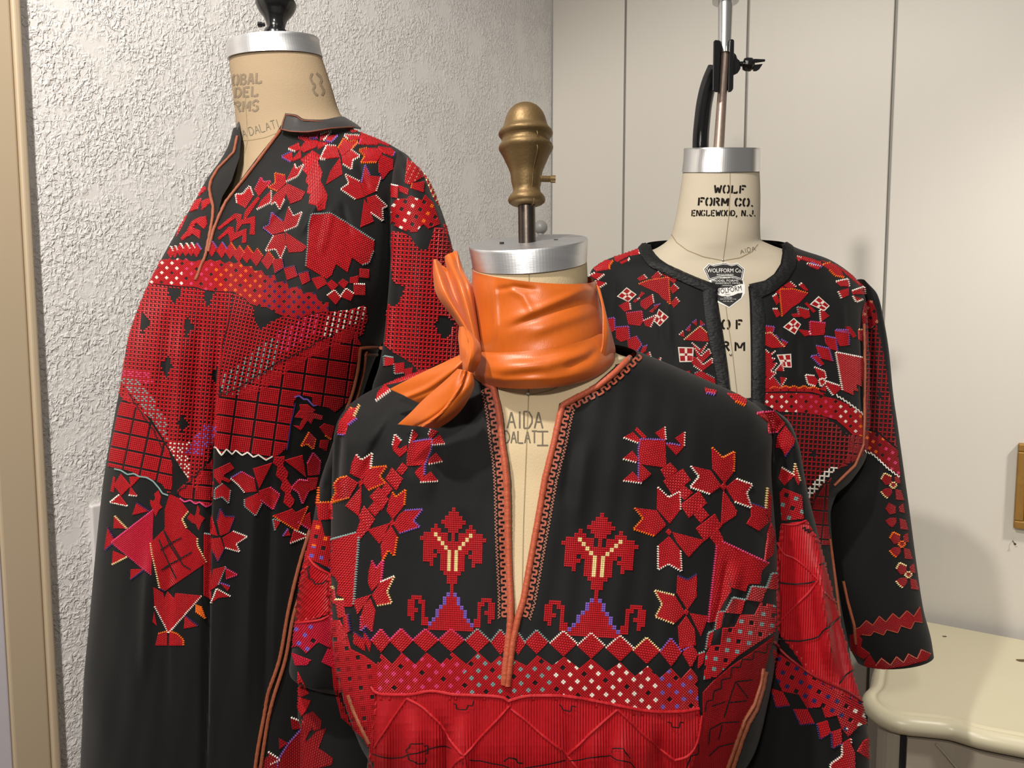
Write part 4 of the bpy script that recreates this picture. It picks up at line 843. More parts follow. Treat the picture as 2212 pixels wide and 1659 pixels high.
q = MB(); h = SBR.cast(1578, 766); q.lathe(h[0], h[1], [(0, .0015), (.001, .002), (.002, .0015), (.0025, .0004)], 12); q.obj('pin', CHROME, FR, True)
q = MB(); write(q, SBR, 'WOLF', 1543, 417, 1609, 418, 17, 4.0, STEN, .42, .06); write(q, SBR, 'FORM CO.', 1508, 444, 1627, 446, 17, 4.2, STEN, .40, .06); write(q, SBR, 'ENGLEWOOD, N.J.', 1494, 467, 1632, 467, 13, 2.8, STEN, .30, .06); q.obj('stencilled_lettering', INK, FR, label='black stencilled lettering')
q = MB(); write(q, SBR, 'W', 1528, 711, 1548, 711, 21, 4, STEN); write(q, SBR, 'O', 1560, 711, 1576, 711, 20, 4.4, STEN); write(q, SBR, 'F', 1590, 711, 1602, 711, 20, 4.4, STEN); write(q, SBR, 'R', 1561, 758, 1575, 758, 20, 4.4, STEN); write(q, SBR, 'M', 1588, 758, 1608, 758, 19, 4.2, STEN); q.obj('stencilled_lettering', INK, FR, label='black stencilled lettering')
q = MB(); write(q, SBR, 'AIDA', 1600, 549, 1632, 541, 10, 1.2); q.obj('handwriting', PENCIL, FR)
# shield label
LZ = Zm(1480, 560, 9.217)
def flat_on(mb, surf, poly, lift, step=3.0):
    """a printed or glued flat shape lying on a shell: fine fan of strips"""
    ys = np.arange(min(p[1] for p in poly), max(p[1] for p in poly) + .01, .8)
    n = len(poly)
    for ya, yb in zip(ys[:-1], ys[1:]):
        ym = (ya + yb) / 2; xs = []
        for i in range(n):
            (x0, y0), (x1, y1) = poly[i][:2], poly[(i + 1) % n][:2]
            if (y0 > ym) != (y1 > ym): xs.append(x0 + (ym - y0) * (x1 - x0) / (y1 - y0))
        xs.sort()
        for xa, xb in zip(xs[::2], xs[1::2]):
            k = max(1, int((xb - xa) / step)); v = []
            for t in np.linspace(xa, xb, k + 1):
                h, g = surf.cast(t, ya), surf.cast(t, yb)
                if h is None or g is None: v = []; break
                v += [h[0] + h[1] * lift, g[0] + g[1] * lift]
            if v: mb.add(v, [(2 * i, 2 * i + 1, 2 * i + 3, 2 * i + 2) for i in range(k)])
def zp(txt): return [p[:2] for p in parse(txt, LZ)]
shield = '360,200 470,85 560,110 740,70 830,75 920,105 1040,75 1185,200 1150,420 1190,520 1190,680 1120,790 880,970 600,840 560,600 470,420'
q = MB(); flat_on(q, SBR, zp(shield), .0005); q.obj('maker_label', WHITEP, FR, label='white shield shaped label with black printing')
q = MB()
flat_on(q, SBR, zp('378,205 480,100 560,125 745,88 830,92 920,120 1036,92 1170,205 1125,412 1000,370 820,350 640,370 475,415'), .0008)
flat_on(q, SBR, zp('520,425 640,385 820,368 1000,385 1140,425 1150,490 1080,500 900,555 700,580 560,570'), .0008)
flat_on(q, SBR, zp('600,690 720,735 860,745 960,720 1050,680 1140,672 1110,770 875,950 600,800'), .0008)
q.obj('label_print', BLACKP, FR)
def out_line(txt, w_): return [zp(txt) + zp(txt)[:1]], w_
q = MB(); l, w_ = out_line('405,215 490,120 570,145 745,108 835,112 920,140 1028,112 1148,215 1110,392 1000,352 820,332 640,352 485,395', 1.0); strokes_on(q, SBR, l, w_, .0011, 2)
fnt = None
def print_text(mb, surf, txt, cx, cy, wd, ht, lift, ang=0.0):
    """type set in the built-in font, laid on a shell"""
    cu = bpy.data.curves.new('type', 'FONT'); cu.body = txt; cu.resolution_u = 2
    o = bpy.data.objects.new('type', cu); COL.objects.link(o); me = o.to_mesh()
    v = np.array([x.co[:] for x in me.vertices]); f = [tuple(p.vertices) for p in me.polygons]
    o.to_mesh_clear(); bpy.data.objects.remove(o); bpy.data.curves.remove(cu)
    if not len(v): return
    lo, hi = v.min(0), v.max(0); x = (v[:, 0] - (lo[0] + hi[0]) / 2) * wd / (hi[0] - lo[0]); y = -(v[:, 1] - (lo[1] + hi[1]) / 2) * ht / (hi[1] - lo[1])
    ca, sa = math.cos(ang), math.sin(ang); X = cx + x * ca - y * sa; Y = cy + x * sa + y * ca; out = []
    for a, b in zip(X, Y):
        h = surf.cast(a, b)
        if h is None: return
        out.append(h[0] + h[1] * lift)
    mb.add(out, f)
for tx, x, y, wd, ht in (('WOLFFORM Co.', 782, 232, 690, 80), ('REGISTERED', 795, 315, 330, 32), ('PERFECT', 795, 382, 190, 22), ('MODEL FORMS', 800, 432, 510, 42), ('GARMENT MFRS.', 850, 482, 500, 26), ('ENGLEWOOD', 840, 526, 190, 20), ('PATENTED', 850, 768, 160, 20), ('REGISTERED N.J.', 860, 800, 320, 22), ('U.S.A.', 860, 840, 200, 20)):
    a = LZ(x, y); print_text(q, SBR, tx, a[0], a[1], wd / 9.217, ht / 9.217, .0011)
q.obj('label_print', WHITEP, FR)
q = MB(); a = LZ(850, 615); print_text(q, SBR, 'WOLFORM', a[0], a[1], 540 / 9.217, 100 / 9.217, .0011, math.radians(-9)); a = LZ(840, 706); print_text(q, SBR, '1931', a[0], a[1], 100 / 9.217, 28 / 9.217, .0011); q.obj('label_print', BLACKP, FR)
# ------------------------------------------------------------------ embroidery of the front dress
ZA = Zm(680, 800, 4.909); ZB = Zm(680, 1100, 4.909); ZC = Zm(1080, 1050, 4.909); ZD = Zm(1330, 850, 4.909); ZE = Zm(1330, 1130, 4.909)
ZF = Zm(700, 1320, 4.893); ZG = Zm(1100, 1320, 4.893); ZH = Zm(1480, 1320, 4.893); ZI = Zm(520, 1320, 4.893); ZJ = Zm(600, 950, 3.317); ZK = Zm(1550, 900, 3.317)
def motif(surf, root, name, z, polys, cell, ang=0, col='r', label=None, **kw):
    e = Emb(surf)
    for t in polys:
        c = col
        if t[1] == ':': c = t[0]; t = t[2:]
        e.poly(parse(t, z), cell, ang, c, **kw)
    return e.obj(name, root, label)
FC = 5.2
def mf(name, z, polys, ang=45, col='r', **kw):
    if not kw.get('ridge') and 'fn' not in kw: kw.setdefault('stag', .5); kw.setdefault('grow', 1.3); kw.setdefault('asp', 1.35); kw.setdefault('cell', FC * .82)
    return motif(SF, DF, name, z, polys, kw.pop('cell', FC), ang, col, **kw)
# left breast
mf('bird_motif', ZA, ['1000,790 1035,765v 1240,735v 1225,850v 1165,1000 975,1010 985,880', '855,690w 915,750 870,820 905,838 975,800 975,850 905,915 840,850 830,800w', '1045,640 1095,690 1035,765 1010,770w', '1235,625 1300,650 1225,735 1210,690w',
                      '1325,690 1375,775w 1245,785 1240,745', '1285,880 1350,960w 1210,990 1215,940', '1165,1000v 1160,1110 1130,1170 1065,1085 1120,1030', '1230,1080 1300,1170w 1130,1180 1165,1130'])
mf('chain_motif', ZA, ['930,985 985,1035 925,1110 870,1060', '820,1040 930,1150 865,1270 755,1150', '760,1190 820,1260 760,1335 705,1280', '680,1240 780,1370 710,1480 590,1340', '630,1400 700,1470 640,1545 570,1470', '525,1445 635,1580 560,1700 470,1560', '490,1600 560,1690 480,1790 440,1745'], ang=38, asp=2.0)
mf('flower_motif', ZA, ['440,900w 495,960w 605,885w 590,1050 500,1155 380,1090 405,980', '600,1040o 755,1020o 680,1125o 740,1190o 570,1265 510,1180', '350,1130 455,1195 370,1340o 190,1395o 240,1290o 215,1210o 270,1150o', '495,1230 490,1400 465,1535 335,1435', '470,1180 500,1165 510,1200 480,1230'])
mf('flower_motif', ZB, ['825,-173o 860,-118o 960,-198o 945,-43 830,102 770,17 790,-73', '955,20v 1135,5v 1040,125v 1105,185v 900,250 840,160 900,60', '810,185 870,290o 840,485o 780,425o 720,545 705,400 740,280', '795,150 690,365 570,220', '800,140 830,110 840,160 805,180'])
mf('flower_motif', ZB, ['605,550p 655,640p 728,545p 700,760 610,860 570,780 580,660', '700,780w 840,715y 760,875y 810,990y 665,1015 615,910', '600,905 455,1110 415,965', '590,955 640,1080 610,1285p 550,1225v 495,1280p 500,1130 530,1020'])
mf('corner_patch', ZB, ['175,330g 440,255 465,290g 410,1010 390,1030 320,1030 330,950 250,900 260,780 230,720 178,690'], ang=40, cell=4.6)
e = Emb(SF)
VASE = ['#', '##', '###', '####', '###..#', '##..###', '#.#######'.replace('.', '.'), '#.###y####', '#########', '#####y###', '####..###', '###..####', '###..###', '###...#', '###', '###', '##', '##', '#', '#', '#v', '##v.......##'.replace('##v.......##', '##v......###'), '##v.....##.##', '###v....#..##', '####v...#.###', '####v...#..##', '#####v.##..#', '######v##', '#######']
def vase(z, org, cu, cv):
    rows = list(VASE)
    rows[6] = '#.###y###'; rows[7] = '#.##y#####'; rows[8] = '###y#####'; rows[9] = '##y######'; rows[10] = '#y###.###'; rows[11] = '#y##.####'; rows[12] = '#y##..###'; rows[13] = '#y##..#'; rows[14] = '#y##'
    e = Emb(SF); o = np.array(z(*org)); k = 1 / z.o[2]; e.bitmap(rows, o, np.array(cu) * k, np.array(cv) * k); e.obj('vase_motif', DF)
vase(ZC, (1085, 285), (43, 2.5), (-3.3, 45.4)); vase(ZB, (1477, -18), (37, 1.5), (-1.2, 45.1))
# right breast
mf('bird_motif', ZD, ['265,490v 520,500 530,760 510,780 250,745v 245,600v', '225,365 320,460 300,480 210,390', '180,415 255,490 240,520w 90,465', '515,360w 525,490 495,490 425,420', '725,415w 720,560 640,650 540,540v 560,535v 690,560 695,540 635,475', '175,615 235,690 220,725w 85,690', '250,745 270,760 370,855 265,945v 245,900v', '180,835 240,900 270,945w 85,920'], ang=-45)
mf('chain_motif', ZD, ['575,740 650,820 535,910 480,810', '710,805 790,920 600,1070 510,930', '720,980 810,1050 730,1130 660,1050', '880,1040 960,1165 775,1315 690,1180', '900,1195 985,1290 900,1370 835,1290', '1045,1285 1115,1410 940,1560 855,1430', '1075,1430 1140,1560 1090,1640 1005,1530'], ang=-40, asp=2.0)
mf('flower_motif', ZD, ['1020,578o 1130,690o 1250,628o 1245,830 1150,950 1030,800', '800,770w 890,880w 800,990w 1000,1060 1110,980 1000,820', '1275,910w 1435,970w 1375,1050w 1425,1200w 1260,1140 1170,1000', '1140,1030 1280,1250 1270,1290 1120,1390 1130,1200', '1140,955 1170,985 1140,1020 1110,990'], ang=-45)
mf('leaf_motif', ZD, ['1430,1170b 1570,1220 1610,1370 1510,1450 1390,1380 1440,1300', '1605,1000 1640,1100 1635,1370 1590,1225y', '1640,1380 1670,1500 1600,1640 1610,1480'], ang=-45)
mf('flower_motif', ZE, ['445,-375w 555,-265w 675,-325w 680,-140 570,0 440,-150', '205,-160o 300,-50o 200,60o 410,130 530,20 430,-130', '605,100 930,185 770,355 650,200', '565,145 680,290w 690,500w 560,425w 455,485w 455,240', '560,65 590,95 565,125 535,95'], ang=-45)
mf('flower_motif', ZE, ['655,500 645,560b 760,610b 855,550 850,780 760,910 650,740', '420,720y 500,860y 430,990y 620,1060 730,950 620,770y', '790,960 975,990 900,1190', '745,990 830,1130 840,1290 740,1310 680,1340 665,1100', '745,915 770,940 750,970 725,945'], ang=-45)
mf('corner_patch', ZE, ['1075,240 1130,220 1220,720 1140,850 1110,910 1060,1040 985,1050p', '1125,200p 1610,430 1540,500 1520,640 1400,640 1370,720 1230,680'], ang=-40, cell=4.6)
mf('leaf_motif', ZE, ['1640,0 1675,100 1660,330 1575,400 1600,200'], ang=-45)
mf('square_motif', ZE, ['1440,675g 1590,690 1535,830 1390,810g'], ang=8); mf('square_motif', ZE, ['1240,795g 1365,820 1320,960 1165,945g'], ang=8); mf('square_motif', ZE, ['1650,540g 1700,540 1695,700 1600,690g'], ang=8)
mf('square_motif', ZE, ['1090,950g 1145,945 1110,1110 1060,1130g'], ang=8); mf('square_motif', ZE, ['985,1170g 1035,1150 1000,1290 955,1340g'], ang=8); mf('square_motif', ZE, ['880,1390g 940,1370 920,1480 870,1540'], ang=8); mf('square_motif', ZE, ['720,1350v 800,1310 860,1400 800,1510'], ang=45)
def flecks(cols, hole=3, per=5, a=1, ka=3):
    """fine squares: accent blocks with small black gaps between"""
    def f(I, J, x, y):
        u = np.mod(I, per); v = np.mod(J, per); bu = I // per; bv = J // per
        acc = ((u == a) | (u == a + 1)) & ((v == a) | (v == a + 1)); gap = acc & (np.mod(bu + 2 * bv, ka) == 0)
        c = cols(x, y); r = np.where(acc, c, -2); return np.where(gap, -1, r)
    return f
def zone(*st):
    """colour by place along the band"""
    def f(x, y):
        r = np.full(np.shape(x), PAL.index(st[-1]))
        for lim, ch in st[:-1][::-1]: r = np.where(x < lim, PAL.index(ch), r)
        return r
    return f
mf('lattice_patch', ZE, ['1530,840 1690,870 1690,1140 1300,1400 1050,1640 930,1659 950,1400 1000,1300 1110,1290 1130,1110 1260,1100 1320,970 1470,970'], ang=8, cell=4.4, fn=flecks(zone('g')))
mf('side_panel', ZH, ['940,255 880,310 700,440 480,590 300,740 190,860 190,1100 120,1350 0,1659 460,1659 570,1280 690,1000 770,780 845,560 880,420'], ang=-4, cell=4.6, col='d', asp=.8, ridge=False)
for ln in ('930,330 860,345 840,440 720,420 700,510 590,500 570,590 480,590 470,700 370,720 370,810 290,840 280,930 215,950 200,1060', '520,740 700,720', '520,740 480,860 400,1110', '520,740 650,910', '270,1000 410,950', '450,960 640,940', '450,960 400,1120', '250,1240 380,1170 560,1160', '380,1190 340,1350', '240,1520 350,1420 500,1385', '250,1240 235,1400', '0,1659 50,1520 130,1500 130,1390'):
    q = MB(); strokes_on(q, SF, [parse(ln, ZH)], 2.4, .0016); q.obj('black_stitch_line', THREAD[PAL.index('k')], DF)
# row of diamonds and the lattice band under it
D1 = [(605, 315, 95, 115, 'p'), (818, 315, 118, 120, 'p'), (1075, 312, 130, 115, 'p'), (1345, 312, 132, 115, 'p'), (1622, 315, 125, 120, 'g'), (1865, 330, 100, 125, 'g')]
D2 = [(95, 345, 75, 110, 'g'), (290, 328, 120, 120, 'g'), (572, 345, 138, 128, 'w'), (865, 368, 140, 130, 'w'), (1168, 395, 142, 130, 'w'), (1450, 420, 138, 132, 'y'), (1707, 435, 110, 140, 'v'), (1912, 455, 75, 130, '')]
for z, L in ((ZF, D1), (ZG, D2)):
    for x, y, a, b, c in L: mf('diamond_motif', z, [f'{x-a},{y}{c} {x},{y-b}{c} {x+a},{y} {x},{y+b}'], cell=4.7, ang=43)
mf('diamond_motif', ZF, ['320,230b 425,300 430,415 320,340'], ang=30, cell=4.4); mf('diamond_motif', ZF, ['430,220b 500,320 485,425 425,290'], ang=30, cell=4.4)
lo = [ZF(*p) for p in ((560, 862), (700, 880), (900, 880), (1130, 842), (1400, 880), (1700, 890), (1900, 912), (1960, 950))] + [ZG(*p) for p in ((60, 925), (250, 890), (500, 890), (700, 910), (900, 945), (1200, 1005), (1400, 1045), (1600, 1062), (1800, 1058), (2000, 1025))]
hi = [ZF(*p) for p in ((560, 560), (605, 450), (720, 560), (825, 440), (965, 565), (1085, 435), (1235, 558), (1355, 435), (1505, 560), (1630, 435), (1765, 555), (1860, 470), (1960, 560))] + [ZG(*p) for p in ((30, 500), (185, 578), (300, 465), (455, 575), (580, 480), (740, 605), (865, 500), (1030, 638), (1175, 542), (1330, 688), (1465, 578), (1590, 708), (1710, 600), (1815, 715), (1915, 600), (1985, 690))]
e = Emb(SF); e.poly([(x, y, '') for x, y in hi + lo[::-1]], 4.3, 43, 'r', fn=flecks(zone((1003, 'p'), (1197, 'g'), (1425, 'w'), 'v'), per=5, ka=5)); e.obj('lattice_band', DF, 'red lattice band with pink, grey and white flecks')
mf('side_panel', ZF, ['60,90 170,100 245,240 285,400 430,470 560,565 575,830 545,850 540,1300 520,1500 500,1500 430,1350 180,1130 100,800 70,480'], ang=-6, cell=4.4, fn=flecks(zone('d'), per=5, ka=3), label='red side panel with small black gaps')
mf('square_motif', ZB, ['225,965y 305,965 318,1130 260,1150'], ang=-4, cell=4.6); mf('square_motif', ZB, ['310,1130 355,1115b 378,1290 330,1310'], ang=-4, cell=4.6); mf('square_motif', ZB, ['185,820y 205,850 225,1000 200,990'], ang=-4, cell=4.2); mf('square_motif', ZB, ['228,1180 265,1180 320,1320 330,1420 260,1400'], ang=-4, cell=4.6)
# ribbed lower part with braids
e = Emb(SF); rib = lo + [(1510, 1528), (1511, 1560), (1506, 1600), (1494, 1659), (1490, 1700), (800, 1700), (797, 1659), (800, 1606), (806, 1560), (812, 1510)]
e.poly([(x, y, '') for x, y in rib], 6.2, 0, 'r', ridge=True, asp=2.6, ht=.34); e.obj('ribbed_panel', DF, 'ribbed red stitched panel under the lattice band')
def braid(surf, root, pts, r=.0026, col='r'):
    r *= .5; q = MB(); tube_on(q, surf, smooth_path(np.array(pts, float), 60) if len(pts) > 2 else pts, r, r * .75, 3.0, 8, .16); q.obj('braid', THREAD[PAL.index(col)], root, True)
braid(SF, DF, [(803, 1482)] + lo, .0028)
for pl, z in (('540,1440 700,1180 880,920', ZF), ('880,920 1040,1010 1140,1100 1260,1220 1350,1370 1480,1530', ZF), ('1480,1520 1620,1370 1800,1180 1960,1000', ZF), ('20,1030 160,1140 380,1330 620,1520', ZG), ('620,1520 860,1290 1010,1150 1140,1040', ZG), ('1140,1030 1300,1190 1460,1340 1600,1450 1740,1570', ZG), ('1480,1530 1500,1659', ZF), ('1480,1530 1400,1600 1340,1690', ZF), ('620,1520 740,1680', ZG), ('1740,1570 1860,1540 1990,1350 2030,1100', ZG)):
    braid(SF, DF, [p[:2] for p in parse(pl, z)], .0023)
for pl, z in (('530,1490 600,1520 720,1532 850,1530 930,1500 1090,1450 1200,1412 1300,1408 1360,1440', ZF), ('900,1490 890,1450 920,1440 935,1390 1000,1388 1045,1380 1060,1410 1110,1400 1105,1480 1070,1490 1080,1560 1060,1590 980,1592 970,1570 920,1560 910,1500', ZF), ('1375,970 1405,970 1410,1020 1450,1030 1520,1030 1530,985 1575,990 1590,935', ZF), ('1520,1558 1660,1562 1780,1590 1900,1610 1990,1650', ZF), ('1905,1570 1960,1530 2030,1540 2050,1590 2100,1585', ZF),
              ('520,980 545,985 560,1030 650,1050 655,990 700,1000', ZG), ('1660,1160 1700,1165 1705,1210 1780,1220 1790,1160 1830,1165', ZG), ('0,1645 150,1640 330,1612 470,1585 570,1560', ZG), ('660,1565 800,1545 950,1520 1080,1510 1150,1560 1260,1590 1330,1650', ZG), ('1090,1480 1110,1440 1190,1445 1215,1500 1250,1540', ZG), ('0,1530 70,1545 85,1580 135,1585', ZG)):
    q = MB(); strokes_on(q, SF, [parse(pl, z)], 2.2, .0026); q.obj('black_stitch_line', THREAD[PAL.index('k')], DF)
# shoulder pieces
mf('leaf_motif', ZA, ['380,400o 395,430 475,370y 410,500 440,510v 350,580 320,680v 250,670 270,550'], ang=45); mf('leaf_motif', ZA, ['745,160 800,210w 650,325 670,250'], ang=45); mf('shoulder_strip', ZA, ['740,160 900,120 1250,0 1150,-10 960,60'], ang=-20)
mf('leaf_motif', ZD, ['1500,215p 1680,190 1790,320 1730,400p 1620,410 1615,300'], ang=-45); mf('leaf_motif', ZD, ['1800,350 1890,490 1880,540b 1800,660 1770,580 1710,570 1720,470'], ang=-45)
mf('leaf_motif', ZD, ['1180,0 1290,20 1380,70 1370,125o 1270,80'], ang=-30); mf('leaf_motif', ZD, ['950,-50 1060,-20 1050,10v 960,-10'], ang=-30)
# right sleeve
mf('diamond_motif', ZD, ['1760,790w 1890,870 1790,970 1730,900'], ang=20); mf('leaf_motif', ZD, ['1900,740y 1945,930 1930,960 1890,870y'], ang=20)
mf('lattice_patch', ZD, ['1780,1000 1970,1080 1990,1330 1760,1350 1740,1050'], ang=20, cell=4.4, fn=flecks(zone('g')))
mf('ribbed_sleeve', ZK, ['455,770 640,745 700,850 770,960 840,1060 900,1230 960,1430 1030,1700 1120,2080 900,2000 760,1920 640,1830 540,1680 430,1540 420,1300 425,1000'], ang=2, cell=5.0, ridge=True, asp=2.6, label='ribbed red stitched sleeve')
for pl in ('460,770 540,775 630,745', '430,900 480,985 540,1010 640,1090 720,1170', '720,1175 640,1270 560,1350 420,1490', '760,1260 810,1310 850,1335'): braid(SF, DF, [p[:2] for p in parse(pl, ZK)], .0022, 'r')
braid(SF, DF, [p[:2] for p in parse('935,330 1100,490 1300,640 1450,730 1600,800 1750,880 1860,958', ZH)], .0028, 'd')
for pl, z in (('430,1180 480,1190 560,1197 640,1190 700,1175', ZK), ('715,1065 745,1050 770,1045', ZK), ('960,290 1080,305 1200,310 1330,290 1430,255 1480,190 1540,120 1640,45', ZH), ('1610,760 1660,690 1720,640 1785,608', ZH), ('600,800 620,790 615,815 640,805 635,830 660,820', ZK)):
    q = MB(); strokes_on(q, SF, [parse(pl, z)], 3.0, .0024); q.obj('black_stitch_line', THREAD[PAL.index('k')], DF)
mf('lattice_patch', ZH, ['925,400 1100,520 1300,655 1600,815 1930,1000 1990,1175 1830,1210 1720,1330 1650,1240 1600,1100 1480,1130 1440,1010 1290,1030 1200,880 1030,850 960,700'], ang=28, cell=4.4, fn=flecks(lambda x, y: np.where((x > 1828) & (y > 1520), PAL.index('w'), PAL.index('b'))), col='r')
for t in ('910,820 1030,860 1100,990b 970,1010b', '1150,1040 1290,1040 1360,1180b 1220,1195b', '1400,1190 1500,1160 1535,1280b 1430,1345b', '1550,1280 1640,1250 1650,1390b 1560,1440b'): mf('square_motif', ZH, [t], ang=20, cell=4.6)
mf('leaf_motif', ZH, ['1660,1400w 1665,1530w 1545,1615w 1530,1700 1790,1700 1785,1500 1745,1400w 1740,1350'], ang=20); mf('leaf_motif', ZH, ['1820,1480 1880,1380 1980,1300 1980,1590'], ang=20)
# left sleeve
mf('square_motif', ZJ, ['262,345o 290,340o 288,455 258,455'], ang=3); mf('square_motif', ZJ, ['285,455o 385,450 392,565 297,572'], ang=3)
mf('lattice_patch', ZJ, ['200,578 310,575 340,690 378,690 378,930 340,905 200,842'], ang=12, cell=4.2, fn=flecks(lambda x, y: np.where(y < 1180, PAL.index('o'), PAL.index('v'))))
mf('ribbed_sleeve', ZJ, ['200,830 300,910 382,965 390,1240 250,1290 100,1322 120,1150 170,960'], ang=40, cell=4.8, ridge=True, asp=2.6, label='ribbed red stitched sleeve')
braid(SF, DF, [p[:2] for p in parse('222,835 260,890 310,930 385,965', ZJ)], .0023); braid(SF, DF, [p[:2] for p in parse('138,1312 200,1305 300,1290 392,1245', ZJ)], .0023)
q = MB(); strokes_on(q, SF, [parse('240,900 225,930 235,960 230,990 260,1000 270,1030 320,1025 335,1010 350,1000', ZJ)], 2.6, .0026); q.obj('black_stitch_line', THREAD[PAL.index('k')], DF)
mf('lattice_patch', ZJ, ['100,1325 200,1308 300,1292 390,1255 400,1375 372,1492 290,1450 205,1532 150,1475 70,1502'], ang=35, cell=4.3, col='m', fn=flecks(lambda x, y: np.where(x > 680, PAL.index('m'), PAL.index('v')), ka=5))
mf('square_motif', ZJ, ['360,1500 442,1530 402,1632 318,1592'], ang=20, col='m'); mf('leaf_motif', ZJ, ['108,1530 180,1560 235,1580 210,1612 130,1612'], ang=10, col='m')
mf('leaf_motif', ZI, ['605,640 640,720 715,870 650,900 610,880'], ang=10, cell=4.6); mf('square_motif', ZI, ['605,910 735,950 690,1050 650,1100 610,1020'], ang=10, cell=4.6); mf('leaf_motif', ZI, ['670,1110 760,1065 850,1160 840,1240 780,1260 760,1210 680,1380'], ang=10, cell=4.6, col='d'); mf('leaf_motif', ZI, ['690,1400 800,1280 900,1240 820,1450 970,1560 960,1620 640,1700 650,1150 680,1200'], ang=10, cell=4.6, col='d')
# ------------------------------------------------------------------ embroidery of the left dress
ZQ = Zm(380, 240, 4.909); ZR = Zm(620, 240, 4.909); ZS = Zm(260, 480, 4.909); ZT = Zm(600, 480, 4.909); ZU = Zm(210, 760, 4.909); ZV = Zm(460, 760, 4.909); ZW = Zm(180, 1000, 3.951); ZX = Zm(420, 960, 2.374)
LC = 3.9
def ml(name, z, polys, ang=10, col='r', **kw):
    if not kw.get('ridge') and 'fn' not in kw: kw.setdefault('stag', .5); kw.setdefault('grow', .8); kw.setdefault('asp', 1.3); kw.setdefault('cell', LC * .85)
    return motif(SL, DL, name, z, polys, kw.pop('cell', LC), ang, col, **kw)
ml('bird_motif', ZQ, ['1300,290p 1400,250 1430,300 1370,320', '1430,240 1510,225p 1490,290v 1420,290', '1530,260w 1645,220w 1560,310 1530,310', '1610,270 1710,260v 1640,330v 1590,320', '1390,310 1500,320 1490,380 1360,440 1310,410', '1500,330 1620,340 1510,410', '1200,390 1300,340 1320,400 1270,430w 1195,400', '1130,490v 1230,440 1240,520 1220,540v', '1250,500 1320,420 1330,500 1240,535'])
ml('chain_motif', ZQ, ['1450,420 1535,480 1500,540 1530,600 1555,650 1530,740 1560,790 1610,900 1590,960 1580,1040 1510,1060 1490,1000 1410,980 1430,880 1390,870 1410,790 1380,750 1400,680 1350,630 1380,590 1325,520'], ang=20, cell=2.8, asp=5)
ml('flower_motif', ZQ, ['1720,400o 1780,300o 1820,330o 1925,330o 1860,400 1760,480', '1535,510w 1600,370w 1700,380 1735,490 1590,510w', '1760,480 1850,420w 1945,480w 1870,520w 1860,615w 1770,560', '1740,500 1765,670 1590,780 1640,640'])
ml('flower_motif', ZQ, ['1260,568w 1275,620w 1355,572w 1290,690w 1170,750', '1055,665o 1160,690 1165,770 1080,850o 985,810o 1060,770o', '1175,770 1370,860 1330,940 1215,985 1170,870', '1165,790 1170,870 1150,930w 1100,1040w 1060,960w 1010,990 1040,900'])
ml('tulip_motif', ZQ, ['785,805w 820,900 740,1030 655,980w 640,890w 710,890w', '905,715p 930,760p 1003,750p 970,800 880,905 840,840p', '980,880 1010,845w 1010,930w 1000,970w 860,1045 910,950', '870,910 890,930 820,1030 740,1150 720,1140 740,1060', '630,1090 700,1100 690,1160 840,1120 835,1310 790,1310 800,1190 700,1200 640,1300 650,1180 640,1130 460,1260 450,1240', '570,1230 610,1235 620,1300 750,1250 745,1395 705,1400 710,1310 580,1390 570,1330 560,1290 455,1370 455,1345'])
ml('tulip_motif', ZQ, ['250,850 310,800 320,830 240,910', '190,960 270,930 230,1040 155,1070', '280,960 350,930 380,960 280,1050', '260,1130 320,1120 330,1200 300,1250 220,1180 150,1280 130,1260 180,1170', '160,1230 260,1270 250,1350 180,1300 70,1370 60,1350', '60,1160 120,1110 60,1230 10,1330'], cell=3.4)
ml('flower_motif', ZQ, ['1195,1020w 1245,1120w 1335,1075w 1280,1220w 1150,1270 1140,1190', '1020,1085v 1130,1170 1150,1280 1020,1310v 930,1240v 990,1210v', '1040,1320 1150,1300 1165,1430w 1110,1560w 1060,1460w 955,1480w', '1165,1290 1390,1440 1340,1490 1200,1500 1170,1400'])
ml('big_patch', ZT, ['330,30g 360,-80g 560,-90g 760,30g 930,140g 1020,200 1010,300g 960,430g 890,450 780,370 740,530 610,440 570,560 520,600 300,470g 320,250g'], cell=4.0, ang=10, label='large red patch with grey edge stitches')
ml('flower_motif', ZR, ['830,578v 880,690 988,700w 940,850 830,900 790,760v', '620,675w 770,750 820,910 730,935w 575,830w 660,770w', '850,920 935,895w 1050,1010w 1000,1030w 1010,1160w 885,1070 860,1000', '820,940 860,1010 915,1170 780,1230 800,1080'], col='r')
ml('flower_motif', ZR, ['770,420o 850,400 960,400 1010,440 950,540o 790,545o 830,480o', '1000,470 1120,520 1120,620 1080,640 1010,730b 975,650 970,540', '960,380 1100,400 1140,440v 1120,480 1030,450'])
ml('flower_motif', ZR, ['780,220 920,240 940,290 960,360 770,355p 790,300', '610,260w 770,270 850,290 720,310 650,300w', '890,290 1100,320 1080,370 950,330', '625,188 780,215 700,225'], cell=3.4)
